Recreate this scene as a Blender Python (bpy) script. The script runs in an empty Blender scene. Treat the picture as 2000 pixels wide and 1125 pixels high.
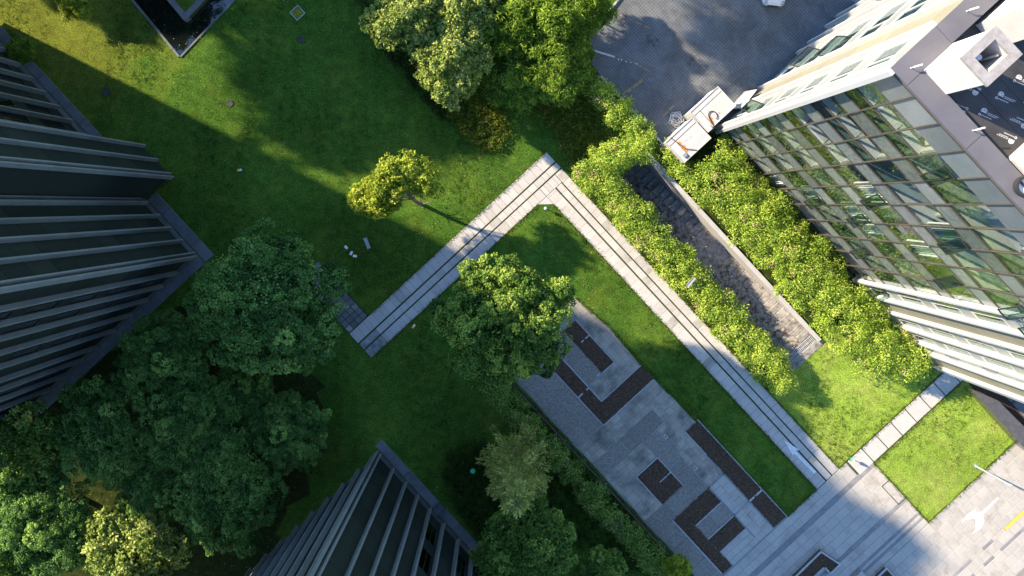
import bpy, math, random
import numpy as np

# ------------------------------------------------------------------ camera, sky, sun, exposure
S = bpy.context.scene
H, F, NX, NY = 60.0, 1556.0, 990.0, 400.0          # camera height (m), focal length (px of 2000), nadir pixel
cam_d = bpy.data.cameras.new("Camera"); cam = bpy.data.objects.new("Camera", cam_d)
S.collection.objects.link(cam); S.camera = cam
cam.location = (0, 0, H); cam.rotation_euler = (0, 0, 0)
cam_d.sensor_width = 36.0; cam_d.lens = 36.0 * F / 2000.0
cam_d.shift_x = (1000 - NX) / 2000.0; cam_d.shift_y = -(562.5 - NY) / 2000.0
cam_d.clip_end = 1000.0

SUN_EL = math.radians(26.0)
SUN_DIR = (-0.894, 0.447)                            # towards the sun, on the ground
W = bpy.data.worlds.new("World"); S.world = W; W.use_nodes = True
wn = W.node_tree.nodes; wl = W.node_tree.links
sky = wn.new("ShaderNodeTexSky"); sky.sky_type = 'NISHITA'; sky.sun_disc = False
sky.sun_elevation = SUN_EL
sky.sun_rotation = math.atan2(SUN_DIR[0], SUN_DIR[1])
sky.air_density = 1.0; sky.dust_density = 0.2; sky.ozone_density = 5.0
wn["Background"].inputs[1].default_value = 0.15
wl.new(sky.outputs[0], wn["Background"].inputs[0])
sun_d = bpy.data.lights.new("Sun", 'SUN'); sun_d.energy = 5.0; sun_d.angle = math.radians(1.2)
sun_d.color = (1.0, 0.83, 0.60)
sun = bpy.data.objects.new("Sun", sun_d); S.collection.objects.link(sun)
from mathutils import Vector
sv = Vector((SUN_DIR[0] * math.cos(SUN_EL), SUN_DIR[1] * math.cos(SUN_EL), math.sin(SUN_EL)))
sun.rotation_euler = (-sv).to_track_quat('-Z', 'Y').to_euler()
S.view_settings.view_transform = 'Standard'; S.view_settings.look = 'None'
S.view_settings.gamma = 1.0; S.view_settings.use_curve_mapping = False
S.view_settings.exposure = 1.54
try:
    S.cycles.max_bounces = 8; S.cycles.transparent_max_bounces = 12
except Exception:
    pass

# ------------------------------------------------------------------ frame of the place: u along the long path, v across
ANG = math.radians(-47.3)
UX, UY = math.cos(ANG), math.sin(ANG); VX, VY = -UY, UX
rng = np.random.default_rng(7); random.seed(7)

def uv(px, py, z=0.0):
    k = (H - z) / F; x = (px - NX) * k; y = -(py - NY) * k
    return (x * UX + y * UY, x * VX + y * VY)
def wpos(u, v, z=0.0):
    return (u * UX + v * VX, u * UY + v * VY, z)
def wpx(px, py, z=0.0):
    k = (H - z) / F
    return ((px - NX) * k, -(py - NY) * k, z)

COL = S.collection
BASE = {}

def tag(o, label=None, cat=None, group=None, kind=None):
    if label: o['label'] = label
    if cat: o['category'] = cat
    if group: o['group'] = group
    if kind: o['kind'] = kind
    return o

def thing(name, label, cat, base, group=None, kind=None):
    o = bpy.data.objects.new(name, None); COL.objects.link(o)
    o.location = wpos(*base); o.rotation_euler = (0, 0, ANG); o.empty_display_size = 0.3
    BASE[o.name] = base
    return tag(o, label, cat, group, kind)

class MB:
    def __init__(s): s.v = []; s.f = []
    def box(s, u0, u1, v0, v1, z0, z1):
        b = len(s.v)
        if u0 > u1: u0, u1 = u1, u0
        if v0 > v1: v0, v1 = v1, v0
        s.v += [(u0,v0,z0),(u1,v0,z0),(u1,v1,z0),(u0,v1,z0),(u0,v0,z1),(u1,v0,z1),(u1,v1,z1),(u0,v1,z1)]
        s.f += [tuple(b+i for i in q) for q in ((3,2,1,0),(4,5,6,7),(0,1,5,4),(1,2,6,5),(2,3,7,6),(3,0,4,7))]
        return s
    def prism(s, poly, z0, z1, taper=0.0):
        n = len(poly); b = len(s.v)
        a = sum(poly[i][0]*poly[(i+1)%n][1]-poly[(i+1)%n][0]*poly[i][1] for i in range(n))
        if a < 0: poly = poly[::-1]
        cu = sum(p[0] for p in poly)/n; cv = sum(p[1] for p in poly)/n
        s.v += [(p[0],p[1],z0) for p in poly]
        s.v += [(p[0]+(cu-p[0])*taper, p[1]+(cv-p[1])*taper, z1) for p in poly]
        s.f.append(tuple(b+n+i for i in range(n))); s.f.append(tuple(b+i for i in range(n))[::-1])
        for i in range(n):
            j = (i+1) % n; s.f.append((b+i, b+j, b+n+j, b+n+i))
        return s
    def poly(s, pts):
        b = len(s.v); s.v += [tuple(p) for p in pts]; s.f.append(tuple(range(b, b+len(pts)))); return s
    def tube(s, pts, rad, n=8, cap=True):
        b = len(s.v); P = [Vector(p) for p in pts]; m = len(P)
        if not hasattr(rad, '__len__'): rad = [rad]*m
        up = Vector((0,0,1))
        for i in range(m):
            t = (P[min(i+1,m-1)]-P[max(i-1,0)]).normalized()
            a = t.cross(up)
            if a.length < 1e-3: a = t.cross(Vector((1,0,0)))
            a.normalize(); c = t.cross(a)
            for k in range(n):
                w = 2*math.pi*k/n
                s.v.append(tuple(P[i] + (a*math.cos(w)+c*math.sin(w))*rad[i]))
        for i in range(m-1):
            for k in range(n):
                k2 = (k+1) % n
                s.f.append((b+i*n+k, b+i*n+k2, b+(i+1)*n+k2, b+(i+1)*n+k))
        if cap:
            s.f.append(tuple(b+k for k in range(n))[::-1]); s.f.append(tuple(b+(m-1)*n+k for k in range(n)))
        return s
    def ring(s, cu, cv, r0, r1, z0, z1, n=20):
        b = len(s.v)
        for r, z in ((r0,z0),(r1,z0),(r1,z1),(r0,z1)):
            for k in range(n):
                w = 2*math.pi*k/n; s.v.append((cu+r*math.cos(w), cv+r*math.sin(w), z))
        for q in range(4):
            q2 = (q+1) % 4
            for k in range(n):
                k2 = (k+1) % n
                s.f.append((b+q*n+k, b+q*n+k2, b+q2*n+k2, b+q2*n+k))
        return s
    def disc(s, cu, cv, r, z0, z1, n=18, r1=None):
        r1 = r if r1 is None else r1
        b = len(s.v)
        s.v += [(cu+r*math.cos(2*math.pi*k/n), cv+r*math.sin(2*math.pi*k/n), z0) for k in range(n)]
        s.v += [(cu+r1*math.cos(2*math.pi*k/n), cv+r1*math.sin(2*math.pi*k/n), z1) for k in range(n)]
        s.f.append(tuple(b+n+k for k in range(n))); s.f.append(tuple(b+k for k in range(n))[::-1])
        for k in range(n):
            k2 = (k+1) % n; s.f.append((b+k, b+k2, b+n+k2, b+n+k))
        return s
    def build(s, name, mat, parent=None, base=None, label=None, cat=None, group=None, kind=None, smooth=False):
        if parent is not None:
            p = parent
            while p.parent: p = p.parent
            base = BASE[p.name]
        elif base is None:
            base = (sum(q[0] for q in s.v)/len(s.v), sum(q[1] for q in s.v)/len(s.v), min(q[2] for q in s.v))
        me = bpy.data.meshes.new(name)
        me.from_pydata([(q[0]-base[0], q[1]-base[1], q[2]-base[2]) for q in s.v], [], s.f)
        me.materials.append(mat)
        if smooth: me.polygons.foreach_set('use_smooth', [True]*len(me.polygons))
        o = bpy.data.objects.new(name, me); COL.objects.link(o)
        if parent is not None: o.parent = parent
        else:
            o.location = wpos(*base); o.rotation_euler = (0,0,ANG); BASE[o.name] = base
        return tag(o, label, cat, group, kind)

SHARED = {}
def shared_box(name, mat, parent, u, v, z, du, dv, dz):
    """one box-shaped piece (bevelled top edge), mesh shared between pieces of the same size"""
    key = (mat.name, round(du,3), round(dv,3), round(dz,3))
    me = SHARED.get(key)
    if me is None:
        b = min(0.012, du*0.1, dv*0.1); hu, hv = du/2, dv/2
        V = [(-hu,-hv,0),(hu,-hv,0),(hu,hv,0),(-hu,hv,0),
             (-hu,-hv,dz-b),(hu,-hv,dz-b),(hu,hv,dz-b),(-hu,hv,dz-b),
             (-hu+b,-hv+b,dz),(hu-b,-hv+b,dz),(hu-b,hv-b,dz),(-hu+b,hv-b,dz)]
        Fc = [(3,2,1,0),(8,9,10,11)]
        for a in (0,4):
            for i in range(4):
                j = (i+1) % 4; Fc.append((a+i, a+j, a+4+j, a+4+i))
        me = bpy.data.meshes.new(name); me.from_pydata(V, [], Fc); me.materials.append(mat); SHARED[key] = me
    o = bpy.data.objects.new(name, me); COL.objects.link(o); o.parent = parent
    p = parent
    while p.parent: p = p.parent
    bs = BASE[p.name]
    o.location = (u-bs[0], v-bs[1], z-bs[2])
    return o

# ------------------------------------------------------------------ materials
def newmat(name):
    m = bpy.data.materials.new(name); m.use_nodes = True
    nt = m.node_tree; return m, nt, nt.nodes, nt.links, nt.nodes['Principled BSDF']
def ramp(N, stops):
    r = N.new('ShaderNodeValToRGB'); e = r.color_ramp.elements
    while len(e) > 2: e.remove(e[-1])
    e[0].position, e[0].color = stops[0][0], (*stops[0][1], 1)
    e[1].position, e[1].color = stops[-1][0], (*stops[-1][1], 1)
    for p, c in stops[1:-1]:
        q = e.new(p); q.color = (*c, 1)
    return r
def noise(N, L, vec, scale, detail=6, rough=0.6, dist=0.0):
    n = N.new('ShaderNodeTexNoise'); n.inputs['Scale'].default_value = scale
    n.inputs['Detail'].default_value = detail; n.inputs['Roughness'].default_value = rough
    n.inputs['Distortion'].default_value = dist
    L.new(vec, n.inputs['Vector']); return n.outputs['Fac']
def mixc(N, L, a, b, fac, mode='MIX'):
    m = N.new('ShaderNodeMix'); m.data_type = 'RGBA'; m.blend_type = mode
    for src, i in ((a, 6), (b, 7)):
        if isinstance(src, tuple): m.inputs[i].default_value = (*src, 1)
        else: L.new(src, m.inputs[i])
    if isinstance(fac, (int, float)): m.inputs[0].default_value = fac
    else: L.new(fac, m.inputs[0])
    return m.outputs[2]
def maprange(N, L, x, a, b, c, d):
    m = N.new('ShaderNodeMapRange'); L.new(x, m.inputs[0])
    for i, q in enumerate((a, b, c, d)): m.inputs[i+1].default_value = q
    return m.outputs[0]

def surf(name, stops, scale=2.0, rough=0.85, fine=None, fine_amt=0.25, bump=0.2, bscale=40.0, rand=0.0,
         metallic=0.0, stain=None, stain_scale=0.5, stain_lo=0.55, stain_hi=0.75, spec=0.4):
    m, nt, N, L, B = newmat(name)
    g = N.new('ShaderNodeNewGeometry').outputs['Position']
    r = ramp(N, stops); L.new(noise(N, L, g, scale), r.inputs[0]); c = r.outputs[0]
    if fine:
        f = noise(N, L, g, fine, 3, 0.7)
        v = maprange(N, L, f, 0.3, 0.7, 1-fine_amt, 1+fine_amt)
        cc = N.new('ShaderNodeCombineColor')
        for i in range(3): L.new(v, cc.inputs[i])
        c = mixc(N, L, c, cc.outputs[0], 1.0, 'MULTIPLY')
    if stain:
        sf = maprange(N, L, noise(N, L, g, stain_scale, 8, 0.65, 0.3), stain_lo, stain_hi, 0, 1)
        c = mixc(N, L, c, stain, sf)
    if rand:
        oi = N.new('ShaderNodeObjectInfo').outputs['Random']
        v = maprange(N, L, oi, 0, 1, 1-rand, 1+rand)
        cc = N.new('ShaderNodeCombineColor')
        for i in range(3): L.new(v, cc.inputs[i])
        c = mixc(N, L, c, cc.outputs[0], 1.0, 'MULTIPLY')
    L.new(c, B.inputs['Base Color']); B.inputs['Roughness'].default_value = rough
    B.inputs['Metallic'].default_value = metallic; B.inputs['Specular IOR Level'].default_value = spec
    if bump:
        bp = N.new('ShaderNodeBump'); bp.inputs['Strength'].default_value = bump; bp.inputs['Distance'].default_value = 0.03
        L.new(noise(N, L, g, bscale, 4, 0.7), bp.inputs['Height']); L.new(bp.outputs[0], B.inputs['Normal'])
    return m

def grass_mat(name, dark, mid, dry, dry_lo=0.5, dry_hi=0.75, zone=None):
    m, nt, N, L, B = newmat(name)
    g = N.new('ShaderNodeNewGeometry').outputs['Position']
    f = noise(N, L, g, 7.0, 8, 0.8)
    r = ramp(N, [(0.32, dark), (0.5, mid), (0.68, tuple(min(1, q*1.7) for q in mid))]); L.new(f, r.inputs[0])
    big = noise(N, L, g, 0.35, 5, 0.6, 0.4)
    c = mixc(N, L, r.outputs[0], dry, maprange(N, L, big, dry_lo, dry_hi, 0, 0.75))
    if zone:                                             # a worn, dry corner that fades out raggedly into the green
        (zx, zy, r0, r1, zc) = zone
        vs_ = N.new('ShaderNodeVectorMath'); vs_.operation = 'DISTANCE'; L.new(g, vs_.inputs[0]); vs_.inputs[1].default_value = (zx, zy, 0)
        jn = maprange(N, L, noise(N, L, g, 0.45, 8, 0.7, 0.6), 0.25, 0.75, -5.0, 5.0)
        sm = N.new('ShaderNodeMath'); sm.operation = 'ADD'; L.new(vs_.outputs['Value'], sm.inputs[0]); L.new(jn, sm.inputs[1])
        zr = ramp(N, [(0.3, tuple(q*0.4 for q in zc)), (0.5, zc), (0.7, tuple(q*1.5 for q in zc))]); L.new(f, zr.inputs[0])
        c = mixc(N, L, c, zr.outputs[0], maprange(N, L, sm.outputs[0], r0, r1, 0.85, 0.0))
    wide = maprange(N, L, noise(N, L, g, 0.13, 4, 0.6, 0.5), 0.3, 0.7, 0.78, 1.25)
    cw = N.new('ShaderNodeCombineColor')
    for i in range(3): L.new(wide, cw.inputs[i])
    c = mixc(N, L, c, cw.outputs[0], 1.0, 'MULTIPLY')
    med = noise(N, L, g, 1.6, 4, 0.6)
    v = maprange(N, L, med, 0.25, 0.75, 0.68, 1.4)
    cc = N.new('ShaderNodeCombineColor')
    for i in range(3): L.new(v, cc.inputs[i])
    c = mixc(N, L, c, cc.outputs[0], 1.0, 'MULTIPLY')
    sp = noise(N, L, g, 11.0, 3, 0.7)
    v2 = maprange(N, L, sp, 0.3, 0.7, 0.5, 1.55)
    cc2 = N.new('ShaderNodeCombineColor')
    for i in range(3): L.new(v2, cc2.inputs[i])
    c = mixc(N, L, c, cc2.outputs[0], 1.0, 'MULTIPLY')
    L.new(c, B.inputs['Base Color']); B.inputs['Roughness'].default_value = 0.9
    B.inputs['Specular IOR Level'].default_value = 0.04
    bp = N.new('ShaderNodeBump'); bp.inputs['Strength'].default_value = 0.9; bp.inputs['Distance'].default_value = 0.06
    L.new(noise(N, L, g, 14.0, 6, 0.85), bp.inputs['Height']); L.new(bp.outputs[0], B.inputs['Normal'])
    return m

def leaf_mat(name, stops, trans=0.3, rough=0.5, new=None):
    m, nt, N, L, B = newmat(name)
    at = N.new('ShaderNodeAttribute'); at.attribute_name = 'tint'
    r = ramp(N, stops); L.new(at.outputs['Fac'], r.inputs[0]); c = r.outputs[0]
    if new:
        a2 = N.new('ShaderNodeAttribute'); a2.attribute_name = 'shoot'
        c = mixc(N, L, c, new, a2.outputs['Fac'])
    L.new(c, B.inputs['Base Color']); B.inputs['Roughness'].default_value = rough
    B.inputs['Specular IOR Level'].default_value = 0.10
    tr = N.new('ShaderNodeBsdfTranslucent'); L.new(c, tr.inputs[0])
    mx = N.new('ShaderNodeMixShader'); mx.inputs[0].default_value = trans
    L.new(B.outputs[0], mx.inputs[1]); L.new(tr.outputs[0], mx.inputs[2])
    L.new(mx.outputs[0], N['Material Output'].inputs[0])
    return m

def glass_mat(name, tint, body=None, body_amt=0.0, ior=1.55, base_refl=0.04):
    """clear or body-tinted sheet glass: tinted see-through with a mirror reflection that grows at grazing angles"""
    m, nt, N, L, B = newmat(name)
    t = N.new('ShaderNodeBsdfTransparent'); t.inputs[0].default_value = (*tint, 1)
    inner = t.outputs[0]
    if body:
        d = N.new('ShaderNodeBsdfDiffuse')
        g = N.new('ShaderNodeNewGeometry').outputs['Position']
        r = ramp(N, [(0.3, tuple(q*0.75 for q in body)), (0.7, tuple(min(1, q*1.25) for q in body))])
        L.new(noise(N, L, g, 3.0, 8, 0.75), r.inputs[0]); L.new(r.outputs[0], d.inputs[0])
        mx = N.new('ShaderNodeMixShader'); mx.inputs[0].default_value = body_amt
        L.new(inner, mx.inputs[1]); L.new(d.outputs[0], mx.inputs[2]); inner = mx.outputs[0]
    gl = N.new('ShaderNodeBsdfGlossy'); gl.inputs['Roughness'].default_value = 0.015
    gl.inputs[0].default_value = (0.92, 0.98, 1.0, 1)
    fr = N.new('ShaderNodeLayerWeight'); fr.inputs[0].default_value = 0.5      # Schlick reflectance, the same from both sides
    pw = N.new('ShaderNodeMath'); pw.operation = 'POWER'; pw.inputs[1].default_value = 5.0; L.new(fr.outputs['Facing'], pw.inputs[0])
    ad = N.new('ShaderNodeMath'); ad.operation = 'MULTIPLY_ADD'; L.new(pw.outputs[0], ad.inputs[0])
    ad.inputs[1].default_value = 0.92; ad.inputs[2].default_value = 0.04 + base_refl
    mx2 = N.new('ShaderNodeMixShader'); L.new(ad.outputs[0], mx2.inputs[0])
    L.new(inner, mx2.inputs[1]); L.new(gl.outputs[0], mx2.inputs[2])
    L.new(mx2.outputs[0], N['Material Output'].inputs[0])
    return m

def cobble_mat(name):
    m, nt, N, L, B = newmat(name)
    g = N.new('ShaderNodeNewGeometry').outputs['Position']
    mp = N.new('ShaderNodeMapping'); mp.inputs['Rotation'].default_value = (0, 0, -ANG); L.new(g, mp.inputs[0])
    br = N.new('ShaderNodeTexBrick'); br.offset = 0.0; L.new(mp.outputs[0], br.inputs[0])
    br.inputs['Color1'].default_value = (0.14, 0.152, 0.165, 1); br.inputs['Color2'].default_value = (0.12, 0.132, 0.145, 1)
    br.inputs['Mortar'].default_value = (0.085, 0.092, 0.10, 1); br.inputs['Scale'].default_value = 1.0
    br.inputs['Brick Width'].default_value = 0.20; br.inputs['Row Height'].default_value = 0.20
    br.inputs['Mortar Size'].default_value = 0.022; br.inputs['Bias'].default_value = -0.1
    st = maprange(N, L, noise(N, L, g, 0.5, 8, 0.7, 0.5), 0.35, 0.7, 0.65, 1.35)
    cc = N.new('ShaderNodeCombineColor')
    for i in range(3): L.new(st, cc.inputs[i])
    c = mixc(N, L, br.outputs['Color'], cc.outputs[0], 1.0, 'MULTIPLY')
    c = mixc(N, L, c, (0.20, 0.18, 0.15), maprange(N, L, noise(N, L, g, 0.9, 8, 0.7, 0.6), 0.58, 0.8, 0, 0.35))
    L.new(c, B.inputs['Base Color']); B.inputs['Roughness'].default_value = 0.8
    bp = N.new('ShaderNodeBump'); bp.inputs['Strength'].default_value = 0.6; bp.inputs['Distance'].default_value = 0.02
    inv = N.new('ShaderNodeMath'); inv.operation = 'SUBTRACT'; inv.inputs[0].default_value = 1.0
    L.new(br.outputs['Fac'], inv.inputs[1]); L.new(inv.outputs[0], bp.inputs['Height']); L.new(bp.outputs[0], B.inputs['Normal'])
    return m

M = {}
M['lawn'] = grass_mat('lawn_grass', (0.016, 0.042, 0.007), (0.048, 0.104, 0.013), (0.12, 0.145, 0.019), 0.48, 0.9, zone=(-35.5, 14.0, 3.0, 12.5, (0.13, 0.145, 0.02)))
M['lawn_dry'] = grass_mat('dry_lawn_grass', (0.095, 0.16, 0.022), (0.18, 0.265, 0.035), (0.32, 0.32, 0.09), 0.45, 0.85)
M['lawn_worn'] = grass_mat('worn_lawn_grass', (0.07, 0.09, 0.012), (0.19, 0.20, 0.022), (0.32, 0.25, 0.08), 0.42, 0.7)
M['path'] = surf('path_stone', [(0.3, (0.40, 0.38, 0.35)), (0.7, (0.48, 0.455, 0.42))], 1.2, 0.8, 30, 0.10, 0.15, 60, rand=0.06,
                 stain=(0.27, 0.26, 0.24), stain_scale=0.35, stain_lo=0.62, stain_hi=0.85)
M['path_worn'] = surf('weathered_path_stone', [(0.3, (0.33, 0.31, 0.28)), (0.7, (0.42, 0.395, 0.36))], 1.6, 0.8, 30, 0.14, 0.2, 60, rand=0.06, stain=(0.22, 0.21, 0.17), stain_scale=0.9, stain_lo=0.5, stain_hi=0.75)
M['path_dark'] = surf('dark_path_stone', [(0.3, (0.12, 0.12, 0.12)), (0.7, (0.33, 0.33, 0.32))], 2.5, 0.75, 30, 0.12, 0.2, 60, rand=0.12)  # darker, mottled stone for the path end and some pavers
M['plaza'] = surf('plaza_stone', [(0.3, (0.36, 0.34, 0.305)), (0.7, (0.43, 0.405, 0.365))], 0.9, 0.8, 25, 0.08, 0.15, 60, rand=0.045,
                  stain=(0.25, 0.21, 0.165), stain_scale=0.7, stain_lo=0.52, stain_hi=0.8)
M['band'] = surf('dark_stone_band', [(0.3, (0.19, 0.19, 0.195)), (0.7, (0.26, 0.26, 0.265))], 2.0, 0.75, 30, 0.15, 0.15, 60, rand=0.12)
M['bed'] = surf('joint_bed', [(0.3, (0.20, 0.19, 0.17)), (0.7, (0.28, 0.27, 0.245))], 3.0, 0.95)
M['joint'] = surf('mossy_joint', [(0.3, (0.02, 0.03, 0.008)), (0.7, (0.05, 0.06, 0.02))], 6.0, 0.95, bump=0.5)
M['parking'] = surf('parking_concrete', [(0.3, (0.26, 0.235, 0.19)), (0.7, (0.39, 0.355, 0.29))], 1.1, 0.85, 22, 0.22, 0.2, 50, rand=0.14,
                    stain=(0.10, 0.095, 0.085), stain_scale=0.6, stain_lo=0.46, stain_hi=0.68)
M['aggregate'] = surf('exposed_aggregate', [(0.35, (0.15, 0.138, 0.118)), (0.65, (0.28, 0.258, 0.222))], 9.0, 0.9, 40, 0.35, 0.4, 60, rand=0.08)
M['kerb'] = surf('kerb_stone', [(0.3, (0.32, 0.33, 0.34)), (0.7, (0.44, 0.44, 0.44))], 3.0, 0.8, 30, 0.12, rand=0.1)
M['soil'] = surf('brown_soil', [(0.3, (0.045, 0.029, 0.019)), (0.55, (0.085, 0.055, 0.037)), (0.75, (0.15, 0.10, 0.068))], 9.0, 0.95, 35, 0.5, 1.0, 25, spec=0.1)
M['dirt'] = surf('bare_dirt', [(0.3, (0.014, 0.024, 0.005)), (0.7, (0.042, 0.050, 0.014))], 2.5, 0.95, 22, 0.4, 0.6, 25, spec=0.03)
M['bits'] = surf('pale_bits', [(0.3, (0.22, 0.18, 0.13)), (0.7, (0.46, 0.40, 0.32))], 20.0, 0.9, bump=0)
M['fallen'] = surf('fallen_leaf', [(0.3, (0.30, 0.24, 0.08)), (0.7, (0.50, 0.40, 0.20))], 3.0, 0.8, bump=0)
M['cobble'] = cobble_mat('court_cobbles')
M['stairstone'] = surf('worn_stair_stone', [(0.3, (0.155, 0.145, 0.135)), (0.7, (0.36, 0.34, 0.31))], 3.5, 0.9, 25, 0.25, 0.3, 40, rand=0.12,
                       stain=(0.07, 0.06, 0.05), stain_scale=2.2, stain_lo=0.5, stain_hi=0.7)
M['ramp'] = surf('mossy_ramp_concrete', [(0.35, (0.11, 0.10, 0.088)), (0.6, (0.31, 0.29, 0.26))], 4.0, 0.95, 20, 0.35, 0.5, 30,
                 stain=(0.06, 0.045, 0.035), stain_scale=3.0, stain_lo=0.48, stain_hi=0.62)
M['whitewall'] = surf('white_render', [(0.3, (0.36, 0.355, 0.345)), (0.7, (0.44, 0.43, 0.42))], 1.0, 0.85, 12, 0.05, 0.1, 40,
                      stain=(0.28, 0.26, 0.23), stain_scale=1.2, stain_lo=0.62, stain_hi=0.85)
M['stone_apron'] = surf('apron_stone', [(0.3, (0.105, 0.11, 0.115)), (0.7, (0.165, 0.17, 0.175))], 1.5, 0.8, 25, 0.15, rand=0.1)
M['plinth'] = surf('dark_plinth_stone', [(0.3, (0.055, 0.063, 0.075)), (0.7, (0.085, 0.095, 0.11))], 2.0, 0.6, 30, 0.1)
M['fin_white'] = surf('white_fin_aluminium', [(0.3, (0.45, 0.46, 0.47)), (0.7, (0.51, 0.52, 0.53))], 0.4, 0.55, 3, 0.03, 0, stain=(0.38, 0.365, 0.34), stain_scale=0.8, stain_lo=0.66, stain_hi=0.9)
M['fin_grey'] = surf('grey_fin_aluminium', [(0.3, (0.145, 0.165, 0.165)), (0.7, (0.195, 0.215, 0.215))], 0.5, 0.5, 4, 0.08, 0, stain=(0.12, 0.125, 0.125), stain_scale=0.9, stain_lo=0.62, stain_hi=0.85)
M['panel_dark'] = surf('charcoal_panel', [(0.3, (0.014, 0.021, 0.017)), (0.7, (0.027, 0.037, 0.031))], 14.0, 0.8, 50, 0.3, 0.3, 80, rand=0.2, spec=0.12)
M['panel_beige'] = surf('khaki_panel', [(0.3, (0.195, 0.19, 0.145)), (0.7, (0.23, 0.22, 0.17))], 0.8, 0.75, 20, 0.05, 0.1, 60, rand=0.05)
M['core'] = surf('core_wall', [(0.3, (0.20, 0.20, 0.20)), (0.7, (0.26, 0.26, 0.255))], 0.7, 0.85)
M['core_dark'] = surf('dark_core_wall', [(0.3, (0.03, 0.034, 0.04)), (0.7, (0.05, 0.055, 0.06))], 0.7, 0.8)
M['spandrel_white'] = surf('white_spandrel', [(0.3, (0.22, 0.24, 0.245)), (0.7, (0.30, 0.315, 0.31))], 0.6, 0.35, rand=0.08, bump=0)
M['spandrel_grey'] = surf('grey_green_glass_panel', [(0.3, (0.135, 0.165, 0.18)), (0.7, (0.18, 0.205, 0.22))], 0.9, 0.12, 18, 0.08, 0, rand=0.22, spec=0.5)
M['spandrel_frit'] = surf('fritted_glass_panel', [(0.3, (0.105, 0.135, 0.135)), (0.7, (0.215, 0.25, 0.25))], 4.0, 0.10, 30, 0.35, 0, rand=0.42, spec=0.5)
M['glass'] = glass_mat('clear_glass', (0.93, 0.97, 0.955), base_refl=0.03)
M['glass_dark'] = glass_mat('tinted_glass', (0.62, 0.72, 0.69), base_refl=0.04)
M['glass_black'] = glass_mat('dark_window_glass', (0.10, 0.13, 0.15), base_refl=0.05)
M['mullion'] = surf('bronze_mullion', [(0.3, (0.085, 0.075, 0.065)), (0.7, (0.13, 0.115, 0.10))], 1.0, 0.45, bump=0, metallic=0.4)
M['frame_black'] = surf('black_sash_frame', [(0.3, (0.02, 0.022, 0.024)), (0.7, (0.03, 0.032, 0.034))], 1.0, 0.4, bump=0)
M['coping'] = surf('lilac_grey_coping', [(0.3, (0.105, 0.103, 0.118)), (0.7, (0.135, 0.132, 0.148))], 0.7, 0.5, 30, 0.07, 0.05, 80, rand=0.05,
                   stain=(0.20, 0.195, 0.20), stain_scale=0.9, stain_lo=0.62, stain_hi=0.85)
M['membrane'] = surf('bitumen_membrane', [(0.3, (0.030, 0.030, 0.032)), (0.7, (0.055, 0.054, 0.054))], 1.1, 0.6, 35, 0.25, 0.25, 70,
                     stain=(0.09, 0.08, 0.07), stain_scale=0.9, stain_lo=0.6, stain_hi=0.9)
M['print'] = surf('white_roof_print', [(0.3, (0.60, 0.60, 0.60)), (0.7, (0.72, 0.72, 0.72))], 5.0, 0.7, bump=0)
M['shaft'] = surf('shaft_render', [(0.3, (0.52, 0.50, 0.47)), (0.7, (0.60, 0.58, 0.55))], 0.8, 0.85, 15, 0.04, 0.1, 40, stain=(0.58, 0.52, 0.46), stain_scale=0.9, stain_lo=0.62, stain_hi=0.9)
M['shaftcap'] = surf('shaft_cap_concrete', [(0.3, (0.25, 0.23, 0.215)), (0.7, (0.36, 0.335, 0.315))], 4.0, 0.9, 30, 0.15, 0.2)
M['pipe'] = surf('white_plastic_pipe', [(0.3, (0.70, 0.68, 0.64)), (0.7, (0.78, 0.76, 0.72))], 3.0, 0.45, bump=0)
M['steel'] = surf('steel', [(0.3, (0.40, 0.41, 0.42)), (0.7, (0.50, 0.51, 0.52))], 3.0, 0.4, bump=0, metallic=0.6)
M['granite'] = surf('dark_granite', [(0.3, (0.060, 0.058, 0.062)), (0.7, (0.095, 0.09, 0.095))], 3.0, 0.45, 45, 0.2, 0.05)
M['granite_face'] = surf('polished_granite', [(0.3, (0.05, 0.05, 0.04)), (0.7, (0.085, 0.08, 0.065))], 1.0, 0.12, 40, 0.15, 0, spec=0.6)
M['boxmetal'] = surf('pale_painted_metal', [(0.3, (0.40, 0.39, 0.375)), (0.7, (0.49, 0.475, 0.46))], 0.9, 0.6, 12, 0.06, 0.05, 40,
                     stain=(0.27, 0.22, 0.17), stain_scale=0.9, stain_lo=0.58, stain_hi=0.8)
M['rust'] = surf('orange_rust', [(0.3, (0.50, 0.16, 0.02)), (0.7, (0.66, 0.26, 0.05))], 6.0, 0.9, bump=0.1)
M['asphalt'] = surf('asphalt', [(0.3, (0.05, 0.05, 0.052)), (0.7, (0.085, 0.085, 0.087))], 2.0, 0.9, 40, 0.3)
M['white_paint'] = surf('white_paint', [(0.3, (0.42, 0.41, 0.39)), (0.6, (0.56, 0.55, 0.53))], 4.5, 0.7, 20, 0.12, bump=0)
M['worn_paint'] = surf('worn_white_paint', [(0.3, (0.55, 0.55, 0.55)), (0.6, (0.78, 0.78, 0.78))], 9.0, 0.75, 30, 0.2, bump=0)
M['yellow_paint'] = surf('yellow_paint', [(0.3, (0.70, 0.42, 0.05)), (0.7, (0.80, 0.50, 0.08))], 6.0, 0.7, 30, 0.15, bump=0)
M['faded_yellow'] = surf('faded_yellow_paint', [(0.35, (0.17, 0.15, 0.11)), (0.65, (0.46, 0.31, 0.07))], 14.0, 0.8, 30, 0.2, bump=0)
M['green_lamp'] = surf('mint_green_enamel', [(0.3, (0.04, 0.50, 0.26)), (0.7, (0.06, 0.58, 0.32))], 3.0, 0.35, bump=0)
M['white_enamel'] = surf('white_enamel', [(0.3, (0.74, 0.75, 0.77)), (0.7, (0.80, 0.80, 0.82))], 3.0, 0.35, bump=0)
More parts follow.
